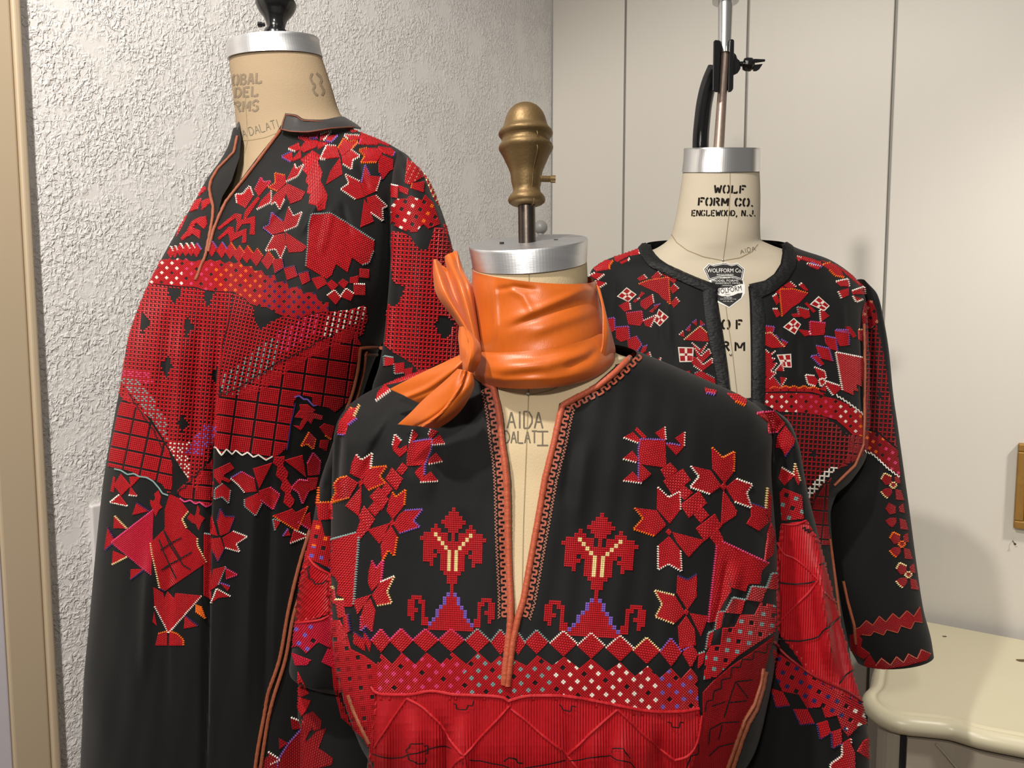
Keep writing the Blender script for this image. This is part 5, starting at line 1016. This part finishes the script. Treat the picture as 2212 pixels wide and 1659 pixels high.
# sleeve
ml('lattice_patch', ZR, ['1275,485 1345,480 1390,560 1445,700 1300,785 1245,765'], ang=25, fn=lambda I, J, x, y: np.where((np.mod(I, 3) == 0) & (np.mod(J, 2) == 0), PAL.index('t'), -2))
ml('square_motif', ZR, ['1330,770 1450,750 1440,860 1320,820o']); ml('square_motif', ZR, ['1100,785w 1178,800 1170,920 1100,910']); ml('square_motif', ZR, ['1190,790 1290,830 1280,890 1200,850'])
def holes(per=2, extra=None):
    def f(I, J, x, y):
        r = np.where((np.mod(I, per) == 0) & (np.mod(J, per) == 0), -1, -2)
        return r if extra is None else extra(I, J, x, y, r)
    return f
ml('lattice_patch', ZR, ['1170,930 1280,930 1300,890 1430,950 1460,890 1540,970 1620,1200 1500,1250 1440,1200 1380,1285 1290,1290 1110,1200 1110,1010'], ang=28, cell=3.6, fn=flecks(lambda x, y: np.where(x > 912, PAL.index('o'), PAL.index('w')), ka=2))
ml('lattice_sleeve', ZT, ['1205,90 1330,110 1405,150 1450,220 1510,290 1590,290 1620,200 1660,60 1740,60 1790,150 1850,280 1960,500 1990,900 2010,1400 1700,1500 1500,1600 1420,1500 1330,1440 1225,1380 1150,1320 1120,1270 1150,1000 1175,860 1215,640'], ang=4, cell=4.4, fn=holes(2), holes=[[p[:2] for p in parse(t, ZT)] for t in ('1200,630 1260,650 1350,690 1320,770 1290,860 1220,900 1175,860', '1720,1000 1780,990 1880,1070 1845,1130 1810,1215 1750,1235 1690,1160 1670,1090')], label='red lattice stitched sleeve with black gaps')
for t in ('1135,1425g 1225,1440 1230,1510 1140,1525g', '1240,1500 1340,1490 1340,1595g 1245,1605g', '1350,1560 1430,1540 1420,1620 1350,1640'): ml('square_motif', ZT, [t])
ml('square_motif', ZT, ['1755,25 1810,40 1830,105 1795,130']); ml('sleeve_edge_motif', ZR, ['1430,590 1480,660 1560,860 1640,1010 1600,1000 1540,900 1460,700'], ang=30, cell=3.4, fn=lambda I, J, x, y: np.where(np.mod(I, 3) == 0, PAL.index('y'), -2))
# band of diamonds across the breast
PK = [(540, 262, 'w'), (585, 255, 'w'), (640, 232, 'w'), (702, 228, 'w'), (758, 222, 'w'), (815, 228, 'v'), (872, 226, 'v'), (978, 208, 'v'), (1082, 216, 'v'), (1172, 222, 'o'), (1262, 255, 'o'), (1348, 255, 'o'), (1450, 282, 'o'), (1570, 312, 'o')]
for i, (x, y, c) in enumerate(PK):
    hw = np.interp(x, [540, 700, 1000, 1600], [26, 38, 48, 66]); hh = np.interp(x, [540, 1000, 1600], [62, 84, 100])
    if 855 < x < 900: continue
    ml('diamond_motif', ZS, [f'{x-hw-8},{y+hh*1.05} {x},{y}{c} {x+hw},{y+hh*.85} {x-6},{y+hh*2-8}'], cell=2.9, ang=52, col='r')
for t in ('1610,400 1715,390b 1730,480b 1640,540', '1735,490b 1845,465b 1880,570 1770,612', '1890,550b 1990,520b 2010,620 1930,662', '2030,600 2145,570 2190,650 2090,712'): ml('square_motif', ZS, [t])
for t in ('520,660 570,612 637,670 580,727', '640,650 690,603 747,640 700,702', '770,588 852,570 845,652 765,642', '870,493 967,503 960,592 870,582', '525,780w 600,725w 667,800 610,872', '665,790w 725,708w 802,760 770,832', '805,658w 922,663 922,772 810,767'): ml('square_motif', ZT, [t])
def zon(x, y): return np.where(x < 395, PAL.index('w'), np.where(x < 462, PAL.index('p'), np.where(x < 565, PAL.index('o'), PAL.index('b'))))
top = '380,420 520,385 570,405 620,385 670,410 700,385 740,415 800,420 850,400 900,420 960,395 1010,420 1060,400 1110,440 1160,415 1210,440 1270,420 1310,470 1400,470 1420,520 1500,510 1540,570 1640,560 1660,640 1760,620 1790,700 1900,680 1940,750 2060,740 2100,830 2150,850 2209,850'
bot = '2209,950 2100,960 1980,985 1900,1020 1740,1000 1640,960 1560,905 1480,900 1380,870 1290,790 1200,740 1000,735 890,720 800,690 660,685 500,670 230,640 300,540'
ml('lattice_band', ZS, [top + ' ' + bot], ang=47, cell=3.0, col='r', fn=flecks(zon, ka=4), label='lattice band with white, pink, orange and navy flecks')
T1 = '100,860 330,800 500,860 560,830 620,880 700,850 740,880 830,820 900,850 925,900 920,1020 880,1120 820,1130 700,1190 640,1240 560,1280 440,1310 350,1390 250,1440 120,1480 10,1540'
star = [[p[:2] for p in parse(t, ZS)] for t in ('500,690 650,700 630,780 570,865 530,790', '890,735 1000,740 960,830 920,925 900,830', '225,960 260,965 325,1080 260,1150 240,1195 205,1100', '710,1000 775,1110 700,1215 670,1080', '1410,880 1590,955 1725,1000 1600,1050 1480,1135 1425,1030', '520,1415 550,1530 490,1655 425,1520', '1040,1540 1040,1660 955,1610')] + [[p[:2] for p in parse(t, ZU)] for t in ('1285,170 1280,375 1200,240', '910,665 965,770 900,855 855,760')]
def acc(I, J, x, y, r):
    c = np.full(np.shape(x), -2)
    d1 = (y - 935) - .95 * (x - 330); d2 = (y - 935) + .95 * (x - 470)
    b = (np.mod(I, 4) < 3) & (np.mod(J, 4) < 3) & (np.mod(I + J, 2) == 0)
    c = np.where(b & (x < 330) & (y > 800) & (y < 830), PAL.index('p'), c)
    c = np.where(b & (x < 362) & (np.abs((y - 840) - 1.35 * (x - 295)) < 26) & (y > 815), PAL.index('g'), c)
    c = np.where(b & (np.abs(x - 385) < 24) & (y > 955) & (y < 1052), PAL.index('w'), c)
    c = np.where(b & (np.abs((y - 930) + 1.3 * (x - 455)) < 28) & (y > 915) & (y < 985), PAL.index('v'), c)
    return np.where(c > -2, c, r)
ml('lattice_panel', ZS, ['230,640 500,680 660,695 800,700 900,735 1010,745 1200,748 1180,900 1140,1100 1080,1300 1060,1659 1030,2200 980,2380 820,2850 800,2850 640,2600 330,2080 -60,1800 -40,1659 60,1300 150,950'], ang=5, cell=4.3, fn=holes(2, acc), holes=star, label='red lattice panel with black star gaps')
def acc2(I, J, x, y, r):
    b = (np.mod(I, 3) == 1) & (np.mod(J, 3) != 0)
    c = np.where(b & (np.abs((y - 800) + .75 * (x - 540)) < 34) & (x < 600), PAL.index('g'), -2)
    c = np.where(b & (x > 600) & (x < 690) & (np.abs((y - 715) + .55 * (x - 650)) < 26), PAL.index('p'), c)
    c = np.where(b & (x > 700) & (np.abs((y - 690) + .55 * (x - 735)) < 26), PAL.index('w'), c)
    return np.where(c > -2, c, r)
ml('lattice_panel', ZS, ['1205,745 1290,795 1370,870 1420,910 1430,1030 1480,1135 1600,1050 1725,1000 1900,1020 2000,985 2209,950 2420,930 2600,880 2620,1000 2580,1180 2420,1260 2209,1340 2000,1440 1800,1560 1500,1790 1300,1830 1085,1830 1060,1700 1090,1300 1150,1100 1185,900'], ang=12, cell=4.0, fn=holes(2, acc2), holes=star[4:5], label='red lattice panel with black gaps')
def grid(nx, ny, ox=0, oy=0):
    def f(I, J, x, y): return np.where((np.mod(I + ox, nx) == 0) | (np.mod(J + oy, ny) == 0), -1, -2)
    return f
ml('checked_panel', ZU, ['320,400 400,520 520,680 640,860 760,1050 800,1200 800,1500 750,1500 690,1400 560,1340 470,1320 390,1280 300,1250 120,1215 150,950 230,600'], ang=12, cell=4.2, fn=grid(9, 8), label='red stitched panel divided by black lines')
ml('checked_panel', ZU, ['840,1480 920,1400 1030,1330 1100,1260 1235,1130 1235,1400 1220,1620 1150,1640 1090,1580 1040,1600 960,1560 900,1540'], ang=5, cell=4.2, fn=grid(9, 8, 2, 3), label='red stitched panel divided by black lines')
ml('checked_panel', ZV, ['60,450 180,400 400,300 560,210 680,120 850,40 1000,-60 1300,-190 1480,-260 1590,-30 1520,100 1480,300 1430,520 1290,640 1220,590 1150,580 1060,560 1050,480 900,450 860,520 850,640 820,760 800,880 790,1010 700,1090 640,1110 560,1140 480,1090 430,1110 370,1060 310,1090 240,1040 200,1080 140,1030 90,1090 20,1010'], ang=8, cell=4.2, fn=grid(11, 9, 4, 2), label='red stitched panel divided by black lines')
for t, c in (('20,1010 45,1015 90,1095 140,1030 200,1085 240,1040 310,1095 370,1062 430,1115 480,1090 560,1145 630,1105', 'w'), ('860,480 910,460 960,500 1000,500 1060,570 1100,560', 'v'), ('870,540 850,640 820,760 810,860 780,1040', 'b')):
    q = MB(); strokes_on(q, SL, [parse(t, ZV)], 3.2, .0012); q.obj('edge_stitching', THREAD[PAL.index(c)], DL)
for t, c in (('190,1240 260,1255 330,1300 400,1290 450,1320 530,1330 600,1370 660,1440 700,1500 760,1520', 'g'), ('880,1550 930,1590 990,1570 1040,1610 1090,1590 1150,1645 1215,1610', 'p')):
    q = MB(); strokes_on(q, SL, [parse(t, ZU)], 3.2, .0012); q.obj('edge_stitching', THREAD[PAL.index(c)], DL)
for t in ('345,440 390,500 390,520 440,570 440,590 490,650 500,690 560,750 560,780 620,830 620,870 670,950 680,990 720,1050', '760,1490 850,1505 890,1450 940,1440 950,1390 1000,1380 1010,1330 1060,1310 1070,1270 1130,1230 1140,1180 1200,1130'):
    q = MB(); strokes_on(q, SL, [parse(t, ZU)], 2.2, .0018); q.obj('black_stitch_line', THREAD[PAL.index('k')], DL)
for t in ('60,455 130,440 200,400 270,390 330,330 400,310 460,250 540,220 600,170 680,110 760,80 830,40 900,10 960,-30 1040,-60 1100,-120 1180,-150 1280,-190',):
    q = MB(); strokes_on(q, SL, [[(x, y + (3 if i % 2 else -3)) for i, (x, y) in enumerate(resample(parse(t, ZV), 5))]], 2.2, .0018); q.obj('black_stitch_line', THREAD[PAL.index('k')], DL)
# lower motifs
ml('triangle_motif', ZW, ['600,403 580,952p 248,678p'], ang=0, col='m'); ml('leaf_motif', ZW, ['270,455y 372,560 265,555']); ml('leaf_motif', ZW, ['260,755 372,800y 250,862']); ml('leaf_motif', ZW, ['212,550b 262,640 262,680b 188,742']); ml('leaf_motif', ZW, ['410,910 530,905b 405,995']); ml('leaf_motif', ZW, ['458,343b 562,410 425,442'])
ml('bird_motif', ZW, ['322,98 405,200 330,275 268,190', '400,120 492,118 410,205', '408,210 460,280w 393,272', '312,275 378,365w 238,335w', '262,120 240,240 258,250 272,130'])
ml('cross_motif', ZW, ['610,265 640,238 662,290 650,350 672,380 645,400 620,455 603,410 578,350 575,320 600,330 620,300'], cell=3.2); ml('cross_motif', ZW, ['975,360 995,400 985,440 1032,470 1005,515 985,575 960,520 930,510 888,470 915,430 950,460 965,430'], cell=3.2)
ml('house_motif', ZW, ['740,268 820,308 895,410y 840,480y 880,560 970,640y 970,700y 1045,850 700,1090b 655,1070y 590,770y 580,680 700,560 700,400'], ang=-32, cell=4.0, asp=.9, label='red stitched house shape with cream edges')
for t in ('690,570 740,690 860,870 920,905', '650,650 690,760 800,980', '665,740 740,690 845,635', '690,890 810,830 930,755', '665,910 740,875', '700,585 840,820'):
    q = MB(); strokes_on(q, SL, [parse(t, ZW)], 2.6, .0018); q.obj('black_stitch_line', THREAD[PAL.index('k')], DL)
ml('strip_motif', ZW, ['1030,605g 1087,615 1087,1160 1028,1130'], ang=0)
ml('flower_motif', ZW, ['1170,395b 1210,460b 1290,460b 1240,590 1170,620 1145,500b', '1190,640 1275,585w 1395,630w 1300,690w 1330,755w 1210,720', '1088,650 1170,640 1200,730b 1150,838b 1110,760', '1095,445 1145,620 1085,605'])
ml('leaf_motif', ZW, ['1110,910 1212,885g 1150,1040 1090,1085']); ml('leaf_motif', ZW, ['1215,905p 1310,955p 1220,985']); ml('leaf_motif', ZW, ['1160,1020v 1250,1055 1230,1092']); ml('leaf_motif', ZW, ['1095,1195w 1140,1078w 1255,1140 1150,1150'])
ml('triangle_motif', ZW, ['600,1065 680,1110 690,1160 720,1100 780,1165 790,1113 1005,1135w 730,1445w 610,1220'], ang=0); ml('leaf_motif', ZW, ['960,1210 1000,1225o 1038,1325o 960,1265'], col='o'); ml('base_motif', ZW, ['618,1555 640,1460o 715,1440 715,1555'], ang=0, cell=3.4); ml('base_motif', ZW, ['737,1555 742,1440o 800,1460o 852,1510o 852,1555'], ang=0, cell=3.4); ml('leaf_motif', ZW, ['870,1305b 978,1390 862,1412']); ml('leaf_motif', ZW, ['605,1265 628,1390 592,1355'])
ml('flower_motif', ZW, ['1262,130v 1350,78p 1460,140 1475,242 1380,252w 1330,190w', '1450,50 1608,0 1500,215', '1500,240 1590,208p 1672,270p 1620,392p 1510,310', '1380,310 1490,260 1522,340g 1470,445g 1380,370g'])
ml('tulip_motif', ZW, ['1130,225g 1190,178 1252,230g 1238,340g 1185,285g 1125,305g', '1120,60 1250,0 1285,45 1180,110 1255,150 1235,165 1180,140 1170,185 1120,120'])
ml('chain_motif', ZV, ['650,1110 760,1110 740,1200 795,1280 780,1350 840,1440 815,1500 865,1580 820,1660 750,1600 770,1500 720,1450 740,1380 670,1310 690,1220 640,1180'], ang=15, cell=3, asp=4)
ml('flower_motif', ZV, ['760,1150 945,1098 985,1330 880,1240', '1000,1190p 1060,1075p 1135,1160p 1115,1300 1010,1310', '835,1440p 910,1360p 1003,1370 1010,1470p 950,1605p 910,1490p', '1000,1340 1110,1335 1085,1450 1020,1475'], col='r')
ml('tulip_motif', ZV, ['935,1000o 1020,855 1085,920o 1060,1025o 1000,970o', '870,690 930,610 920,560 1000,560 1080,620 1040,640 1160,680 1150,720 1060,700 1040,760 1000,720 930,830 850,780 920,790 960,700'], ang=30, cell=3.3); ml('leaf_motif', ZV, ['1130,800 1180,760 1280,790 1250,920o 1190,880']); ml('square_motif', ZV, ['1140,940 1225,935 1195,1050 1130,1010'])
ml('bird_motif', ZX, ['405,365 480,340 500,330 520,350 580,318o 525,440o', '405,385g 440,395 415,440g', '455,470v 480,435 490,465', '490,505 510,440w 580,470w', '530,395 590,350 600,440p'], cell=3.8)
ml('corner_motif', ZI, ['405,1345 495,1395 410,1455', '290,1490w 410,1570w 310,1615', '640,1250v 500,1410v 390,1590v 400,1700 650,1700', '530,1130w 640,1170w 640,1240 545,1250', '170,1659 280,1540 380,1620 400,1700 160,1700'], ang=0, cell=4.4, asp=1.4, col='d')
# ------------------------------------------------------------------ embroidery of the right dress
ZL = Zm(1260, 500, 4.909); ZM = Zm(1600, 550, 4.909); ZN = Zm(1600, 780, 4.909); ZO = Zm(1700, 1000, 4.32); ZP = Zm(1700, 1275, 4.32)
RC = 3.3
def mr(name, z, polys, ang=45, col='r', **kw):
    if not kw.get('ridge') and 'fn' not in kw: kw.setdefault('stag', .5); kw.setdefault('grow', .8); kw.setdefault('asp', 1.4)
    return motif(SR, DR_, name, z, polys, kw.pop('cell', RC), ang, col, **kw)
mr('fan_motif', ZL, ['590,560o 680,525o 900,490o 920,770o 890,740 840,710 800,660 740,630', '575,500 640,460w 675,500 600,525', '720,490 790,425w 830,470 770,520', '830,450 900,440 990,510 960,550', '920,600 960,560w 1010,610 950,660', '930,760 980,700w 1020,750 960,810'], label='red fan with orange edge')
mr('fan_motif', ZM, ['415,375o 560,370o 705,415 620,510 540,560 440,655o', '460,330 520,290w 585,345 500,360', '620,330w 650,305 710,380 690,385', '340,450w 380,420 410,500 380,530', '340,580w 390,580 420,640 380,665', '370,400 440,340 470,360 410,420'], label='red fan with orange edge')
def cross4(z, quad, name='card_motif'):
    q = [np.array(z(*p)) for p in quad]; e = Emb(SR); n = 12; Q = []; C = []
    def at(u, v): return (q[0] * (1 - u) * (1 - v) + q[1] * u * (1 - v) + q[2] * u * v + q[3] * (1 - u) * v)
    for i in range(n):
        for j in range(n):
            u0, u1, v0, v1 = i / n, (i + 1) / n, j / n, (j + 1) / n
            Q.append([at(u0, v0), at(u1, v0), at(u1, v1), at(u0, v1)])
            wv = i in (0, 11) or j in (0, 11) or (i in (5, 6) and not j in (5, 6)) or (j in (5, 6) and not i in (5, 6))
            C.append(PAL.index('w' if wv else 'r'))
    e.cells(np.array(Q), C); e.obj(name, DR_, 'red four-square motif edged in white')
cross4(ZL, [(355, 690), (460, 592), (567, 670), (480, 750)]); cross4(ZL, [(750, 955), (800, 820), (908, 908), (810, 1008)]); cross4(ZL, [(1003, 1225), (1172, 1230), (1165, 1385), (1020, 1388)])
cross4(ZM, [(730, 530), (825, 440), (943, 545), (890, 600)]); cross4(ZM, [(447, 770), (565, 672), (640, 740), (575, 850)]); cross4(ZM, [(380, 1062), (535, 1052), (540, 1200), (440, 1195)])
mr('bird_motif', ZL, ['610,740 730,670w 745,760 660,830 610,790', '575,720 620,640 650,660 600,700w', '530,740 570,710 580,735 545,755', '380,790 470,740 490,760w 500,830 440,850', '455,870p 620,850p 630,960 600,1000 480,985', '640,950w 770,890w 710,1015 660,1000', '750,790v 820,770 760,830', '700,850 750,810 740,860'])
mr('bird_motif', ZM, ['600,560g 720,590 735,660 680,680 620,640g', '680,520 700,510 790,600 770,615', '540,635 610,620 640,660 560,660', '840,590w 880,600 935,650 850,710w', '735,715p 895,730 880,850 740,860p', '600,790 720,810w 735,850 680,865'])
mr('chain_motif', ZL, ['245,930v 330,920v 335,1050 260,1080', '350,1020v 480,1010v 490,1140 400,1170 350,1130', '470,1140 560,1110v 620,1200v 560,1280 480,1240', '630,1230v 680,1210 660,1270 600,1310'])
mr('chain_motif', ZM, ['1000,810v 1140,830v 1140,960 1050,970 1010,890', '1110,770 1150,765 1220,860 1190,880', '890,870v 1000,890v 1020,1020 950,1000 900,940', '800,970v 930,1000v 970,1130 850,1100v 820,1040', '750,1080v 810,1070 880,1160 850,1180v', '1020,800v 1140,800'.replace('1020,800v 1140,800', '1010,800v 1140,805 1140,830 1010,830')])
mr('tree_motif', ZL, ['1070,1150y 1240,1010y 1310,1080 1330,1165 1270,1165', '1020,1100w 1060,1060 1070,1120', '1090,1050v 1140,990 1130,1060', '1160,970v 1200,940 1200,1000', '1240,940 1285,985v 1240,1000', '1150,1180w 1240,1260 1320,1180w 1250,1290 1180,1240', '1180,1240w 1250,1330w 1330,1250w 1350,1300 1250,1400 1200,1310', '1110,1310 1200,1340w 1270,1420w 1365,1350w 1365,1400 1260,1480w 1170,1420', '1220,1490 1250,1480 1300,1510g 1390,1560 1400,1640 1290,1570 1160,1560 1180,1510g', '1040,1490 1130,1480 1130,1520'], ang=0)
mr('tree_motif', ZM, ['255,840y 320,830y 460,980 330,990 260,960', '265,760v 350,770v 340,820 270,830', '370,850v 400,890 380,880', '430,900v 495,940 460,985', '260,1010w 300,1050 370,1020w 320,1060 320,1100w 360,1110 320,1150 380,1150w 310,1240w 370,1255w 300,1320 260,1280', '370,1230w 440,1150w 450,1235', '262,1310 350,1305g 430,1400 410,1420 262,1420', '420,1300 480,1310w 430,1400'], ang=0)
mr('flower_motif', ZM, ['780,1195w 885,1240w 900,1310w 840,1320', '690,1280w 780,1290 820,1340 790,1390w 715,1370w', '900,1345w 1045,1395 1060,1420 980,1490w 905,1390', '830,1430 900,1390 900,1450', '830,1330w 870,1315w 895,1360w 850,1395w'])
mr('corner_patch', ZM, ['1010,1040w 1310,1100 1308,1380 1275,1290 1280,1400 1210,1370 1240,1450 1180,1430 1195,1490 1080,1440w'], ang=0)
mr('leaf_motif', ZM, ['1245,800y 1290,800 1285,920 1250,900']); mr('flower_motif', ZM, ['1010,290w 1130,265w 1145,340 1060,335', '1035,390 1140,360 1140,430 1070,465w', '1180,390w 1310,345w 1320,420 1190,420', '1190,440 1290,475w 1225,500w'])
mr('bird_motif', ZM, ['545,0 680,30 850,80 860,130v 740,80 600,40', '575,30w 630,60', '710,110w 830,140 810,160'][:1] + ['700,95w 840,130 820,160 740,130', '570,20w 640,40 620,70']); mr('bird_motif', ZM, ['870,110o 950,90 1060,180 1090,240o 1000,220o 940,160', ], col='r')
mr('bird_motif', ZL, ['330,270 590,160v 590,200 360,320 335,310', '500,220 590,200w 590,240 500,255', '390,330 490,285w 470,310 410,345']); mr('bird_motif', ZL, ['90,370 190,310 310,310o 270,370o 275,400 140,425']); mr('leaf_motif', ZL, ['75,470w 130,440 220,455w 150,510']); mr('leaf_motif', ZL, ['140,520 245,548w 160,600w'])
mr('leaf_motif', ZL, ['630,1330 700,1280w 720,1350']); mr('leaf_motif', ZL, ['760,1370 820,1340w 800,1400'])
mr('shoulder_strip', ZM, ['850,65 1000,110 1150,200 1280,310 1330,370 1250,320 1100,190 950,110'], ang=30, cell=3.0)
# band and lattice
mr('diamond_band', ZN, ['255,300 300,295o 350,270o 420,290o 470,262o 520,285o 560,262o 620,290o 670,262o 720,290o 770,270o 830,300 840,330 900,340 880,370 760,330 500,320 260,330'], ang=45, cell=3.0, fn=lambda I, J, x, y: np.where((np.mod(I, 4) == 0) & (np.mod(J, 4) == 0) & (y > 840), -1, -2))
def rz(x, y): return np.where(x < 1722, PAL.index('w'), np.where(x < 1812, PAL.index('p'), np.where(x < 1850, PAL.index('w'), PAL.index('o'))))
mr('lattice_band', ZN, ['260,340 700,340 860,370 1000,400 1160,470 1280,560 1285,700 1290,800 1180,780 1100,700 1000,620 800,570 620,545 440,540 370,540 250,460'], ang=45, cell=3.0, fn=flecks(rz, ka=3), label='lattice band with white, pink and orange flecks')
q = MB(); strokes_on(q, SR, [[(x, y + (3 if i % 2 else -3)) for i, (x, y) in enumerate(resample(parse('1010,365 1100,420 1200,490 1285,560', ZN), 4))]], 2.6, .0012); q.obj('edge_stitching', THREAD[PAL.index('w')], DR_)
def net(nx, ny): return lambda I, J, x, y: np.where((np.mod(I, nx) == 0) | (np.mod(J, ny) == 0), -2, -1)
def net2(I, J, x, y):
    m = (np.mod(I, 3) == 0) | (np.mod(J, 3) == 0); c = np.where(m, -2, -1)
    c = np.where(m & (np.abs((y - 1040) + 1.1 * (x - 1770)) < 12) & (y > 1010), PAL.index('w'), c); return c
mr('lattice_panel', ZN, ['440,580 560,545 740,560 900,600 1050,700 1140,780 1240,800 1300,850 1295,1000 1100,1100 950,1200 880,1300 800,1380 740,1560 700,1659 640,1659 560,1400 540,1000 460,700'], ang=4, cell=3.2, fn=net2, col='d', holes=[[p[:2] for p in parse(t, ZN)] for t in ('1055,680 1120,720 1110,780 1075,800 1060,740', '740,980 780,930 810,990 770,1040')], label='open red lattice panel')
mr('checked_panel', ZN, ['1180,780 1300,800 1300,960 1200,1060 1120,1110 1040,1130 1120,1040 1140,900'], ang=10, cell=3.4, col='d', fn=grid(8, 7))
mr('checked_panel', ZN, ['880,1320 960,1230 930,1330 915,1659 950,1950 830,1950 740,1700 770,1500'], ang=5, cell=3.4, col='d', fn=grid(9, 9))
# sleeve
mr('lattice_sleeve', ZM, ['1310,520 1360,480 1400,490 1440,600 1460,720 1380,790 1290,780 1285,650'], ang=30, cell=3.2, col='d', fn=flecks(lambda x, y: np.full(np.shape(x), PAL.index('t')), ka=2))
mr('lattice_sleeve', ZN, ['1295,-310 1390,-330 1440,-390 1490,-200 1530,0 1570,300 1620,700 1655,920 1560,840 1450,745 1300,705'], ang=4, cell=3.2, col='d', fn=net(3, 3), holes=[[p[:2] for p in parse('1450,330 1480,315 1495,360 1480,405 1455,390', ZN)]], label='open red lattice on the sleeve')
mr('lattice_band', ZN, ['1300,725 1450,765 1560,860 1660,945 1690,1215 1560,1130 1480,1050 1400,975 1310,945'], ang=30, cell=3.2, col='d', fn=flecks(lambda x, y: np.where(x < 1910, PAL.index('o'), PAL.index('p')), ka=3), label='band with orange and pink flecks on the sleeve')
q = MB(); strokes_on(q, SR, [[(x, y + (3 if i % 2 else -3)) for i, (x, y) in enumerate(resample(parse('1310,955 1400,985 1480,1060 1560,1140 1680,1230', ZN), 4))]], 2.4, .0012); q.obj('edge_stitching', THREAD[PAL.index('w')], DR_)
for dx, dy, c in ((0, 0, 'y'), (40, 275, ''), (80, 550, 'o'), (140, 835, 'y')):
    P4 = [f'{880+dx},{155+dy}{c} {910+dx},{100+dy}{c} {970+dx},{130+dy} {970+dx},{190+dy} {920+dx},{205+dy}', f'{880+dx},{265+dy} {920+dx},{240+dy} {975+dx},{240+dy} {975+dx},{280+dy} {940+dx},{325+dy}{c} {910+dx},{305+dy}{c}', f'{1005+dx},{135+dy} {1040+dx},{110+dy} {1052+dx},{190+dy} {1010+dx},{180+dy}', f'{1010+dx},{245+dy} {1060+dx},{260+dy} {1085+dx},{345+dy} {1020+dx},{340+dy}']
    if c: P4.append(f'{960+dx},{205+dy}{c} {990+dx},{180+dy}{c} {1018+dx},{205+dy}{c} {990+dx},{235+dy}{c}')
    mr('flower_motif', ZO, P4, ang=20, cell=3.0, col='d')
zz = '640,360 680,345 740,280 800,325 860,240 920,295 985,215 1045,265 1115,190 1180,245 1235,155 1260,290 1180,290 1150,360 1060,330 1030,395 930,365 900,415 810,380 780,420 700,410 640,450'
mr('zigzag_band', ZP, [zz], ang=-12, cell=3.0, col='d')
for t in ('640,360 680,345 740,280 800,325 860,240 920,295 985,215 1045,265 1115,190 1180,245 1235,155', '1260,300 1185,290 1150,360 1060,330 1030,395 930,365 900,415 810,380 780,420 700,410'):
    q = MB(); strokes_on(q, SR, [parse(t, ZP)], 1.8, .0012, 2.5); q.obj('edge_stitching', THREAD[PAL.index('c')], DR_)
mr('zigzag_band', ZP, ['740,640 770,600 830,690 880,630 965,695 1020,615 1085,670 1130,590 1210,635 1250,550 1340,590 1300,650 1100,705 900,735 780,735 720,690'], ang=-12, cell=3.0, col='d')
q = MB(); strokes_on(q, SR, [parse('830,700 880,632 965,697 1020,617 1085,672 1130,592 1210,637 1250,552 1335,590', ZP)], 1.8, .0012, 2.5); q.obj('edge_stitching', THREAD[PAL.index('t')], DR_)
mr('cuff_fringe', ZP, ['590,420 650,400 700,460 690,530 770,590 720,640 650,600 600,560'], ang=-12, cell=3.0, col='d')
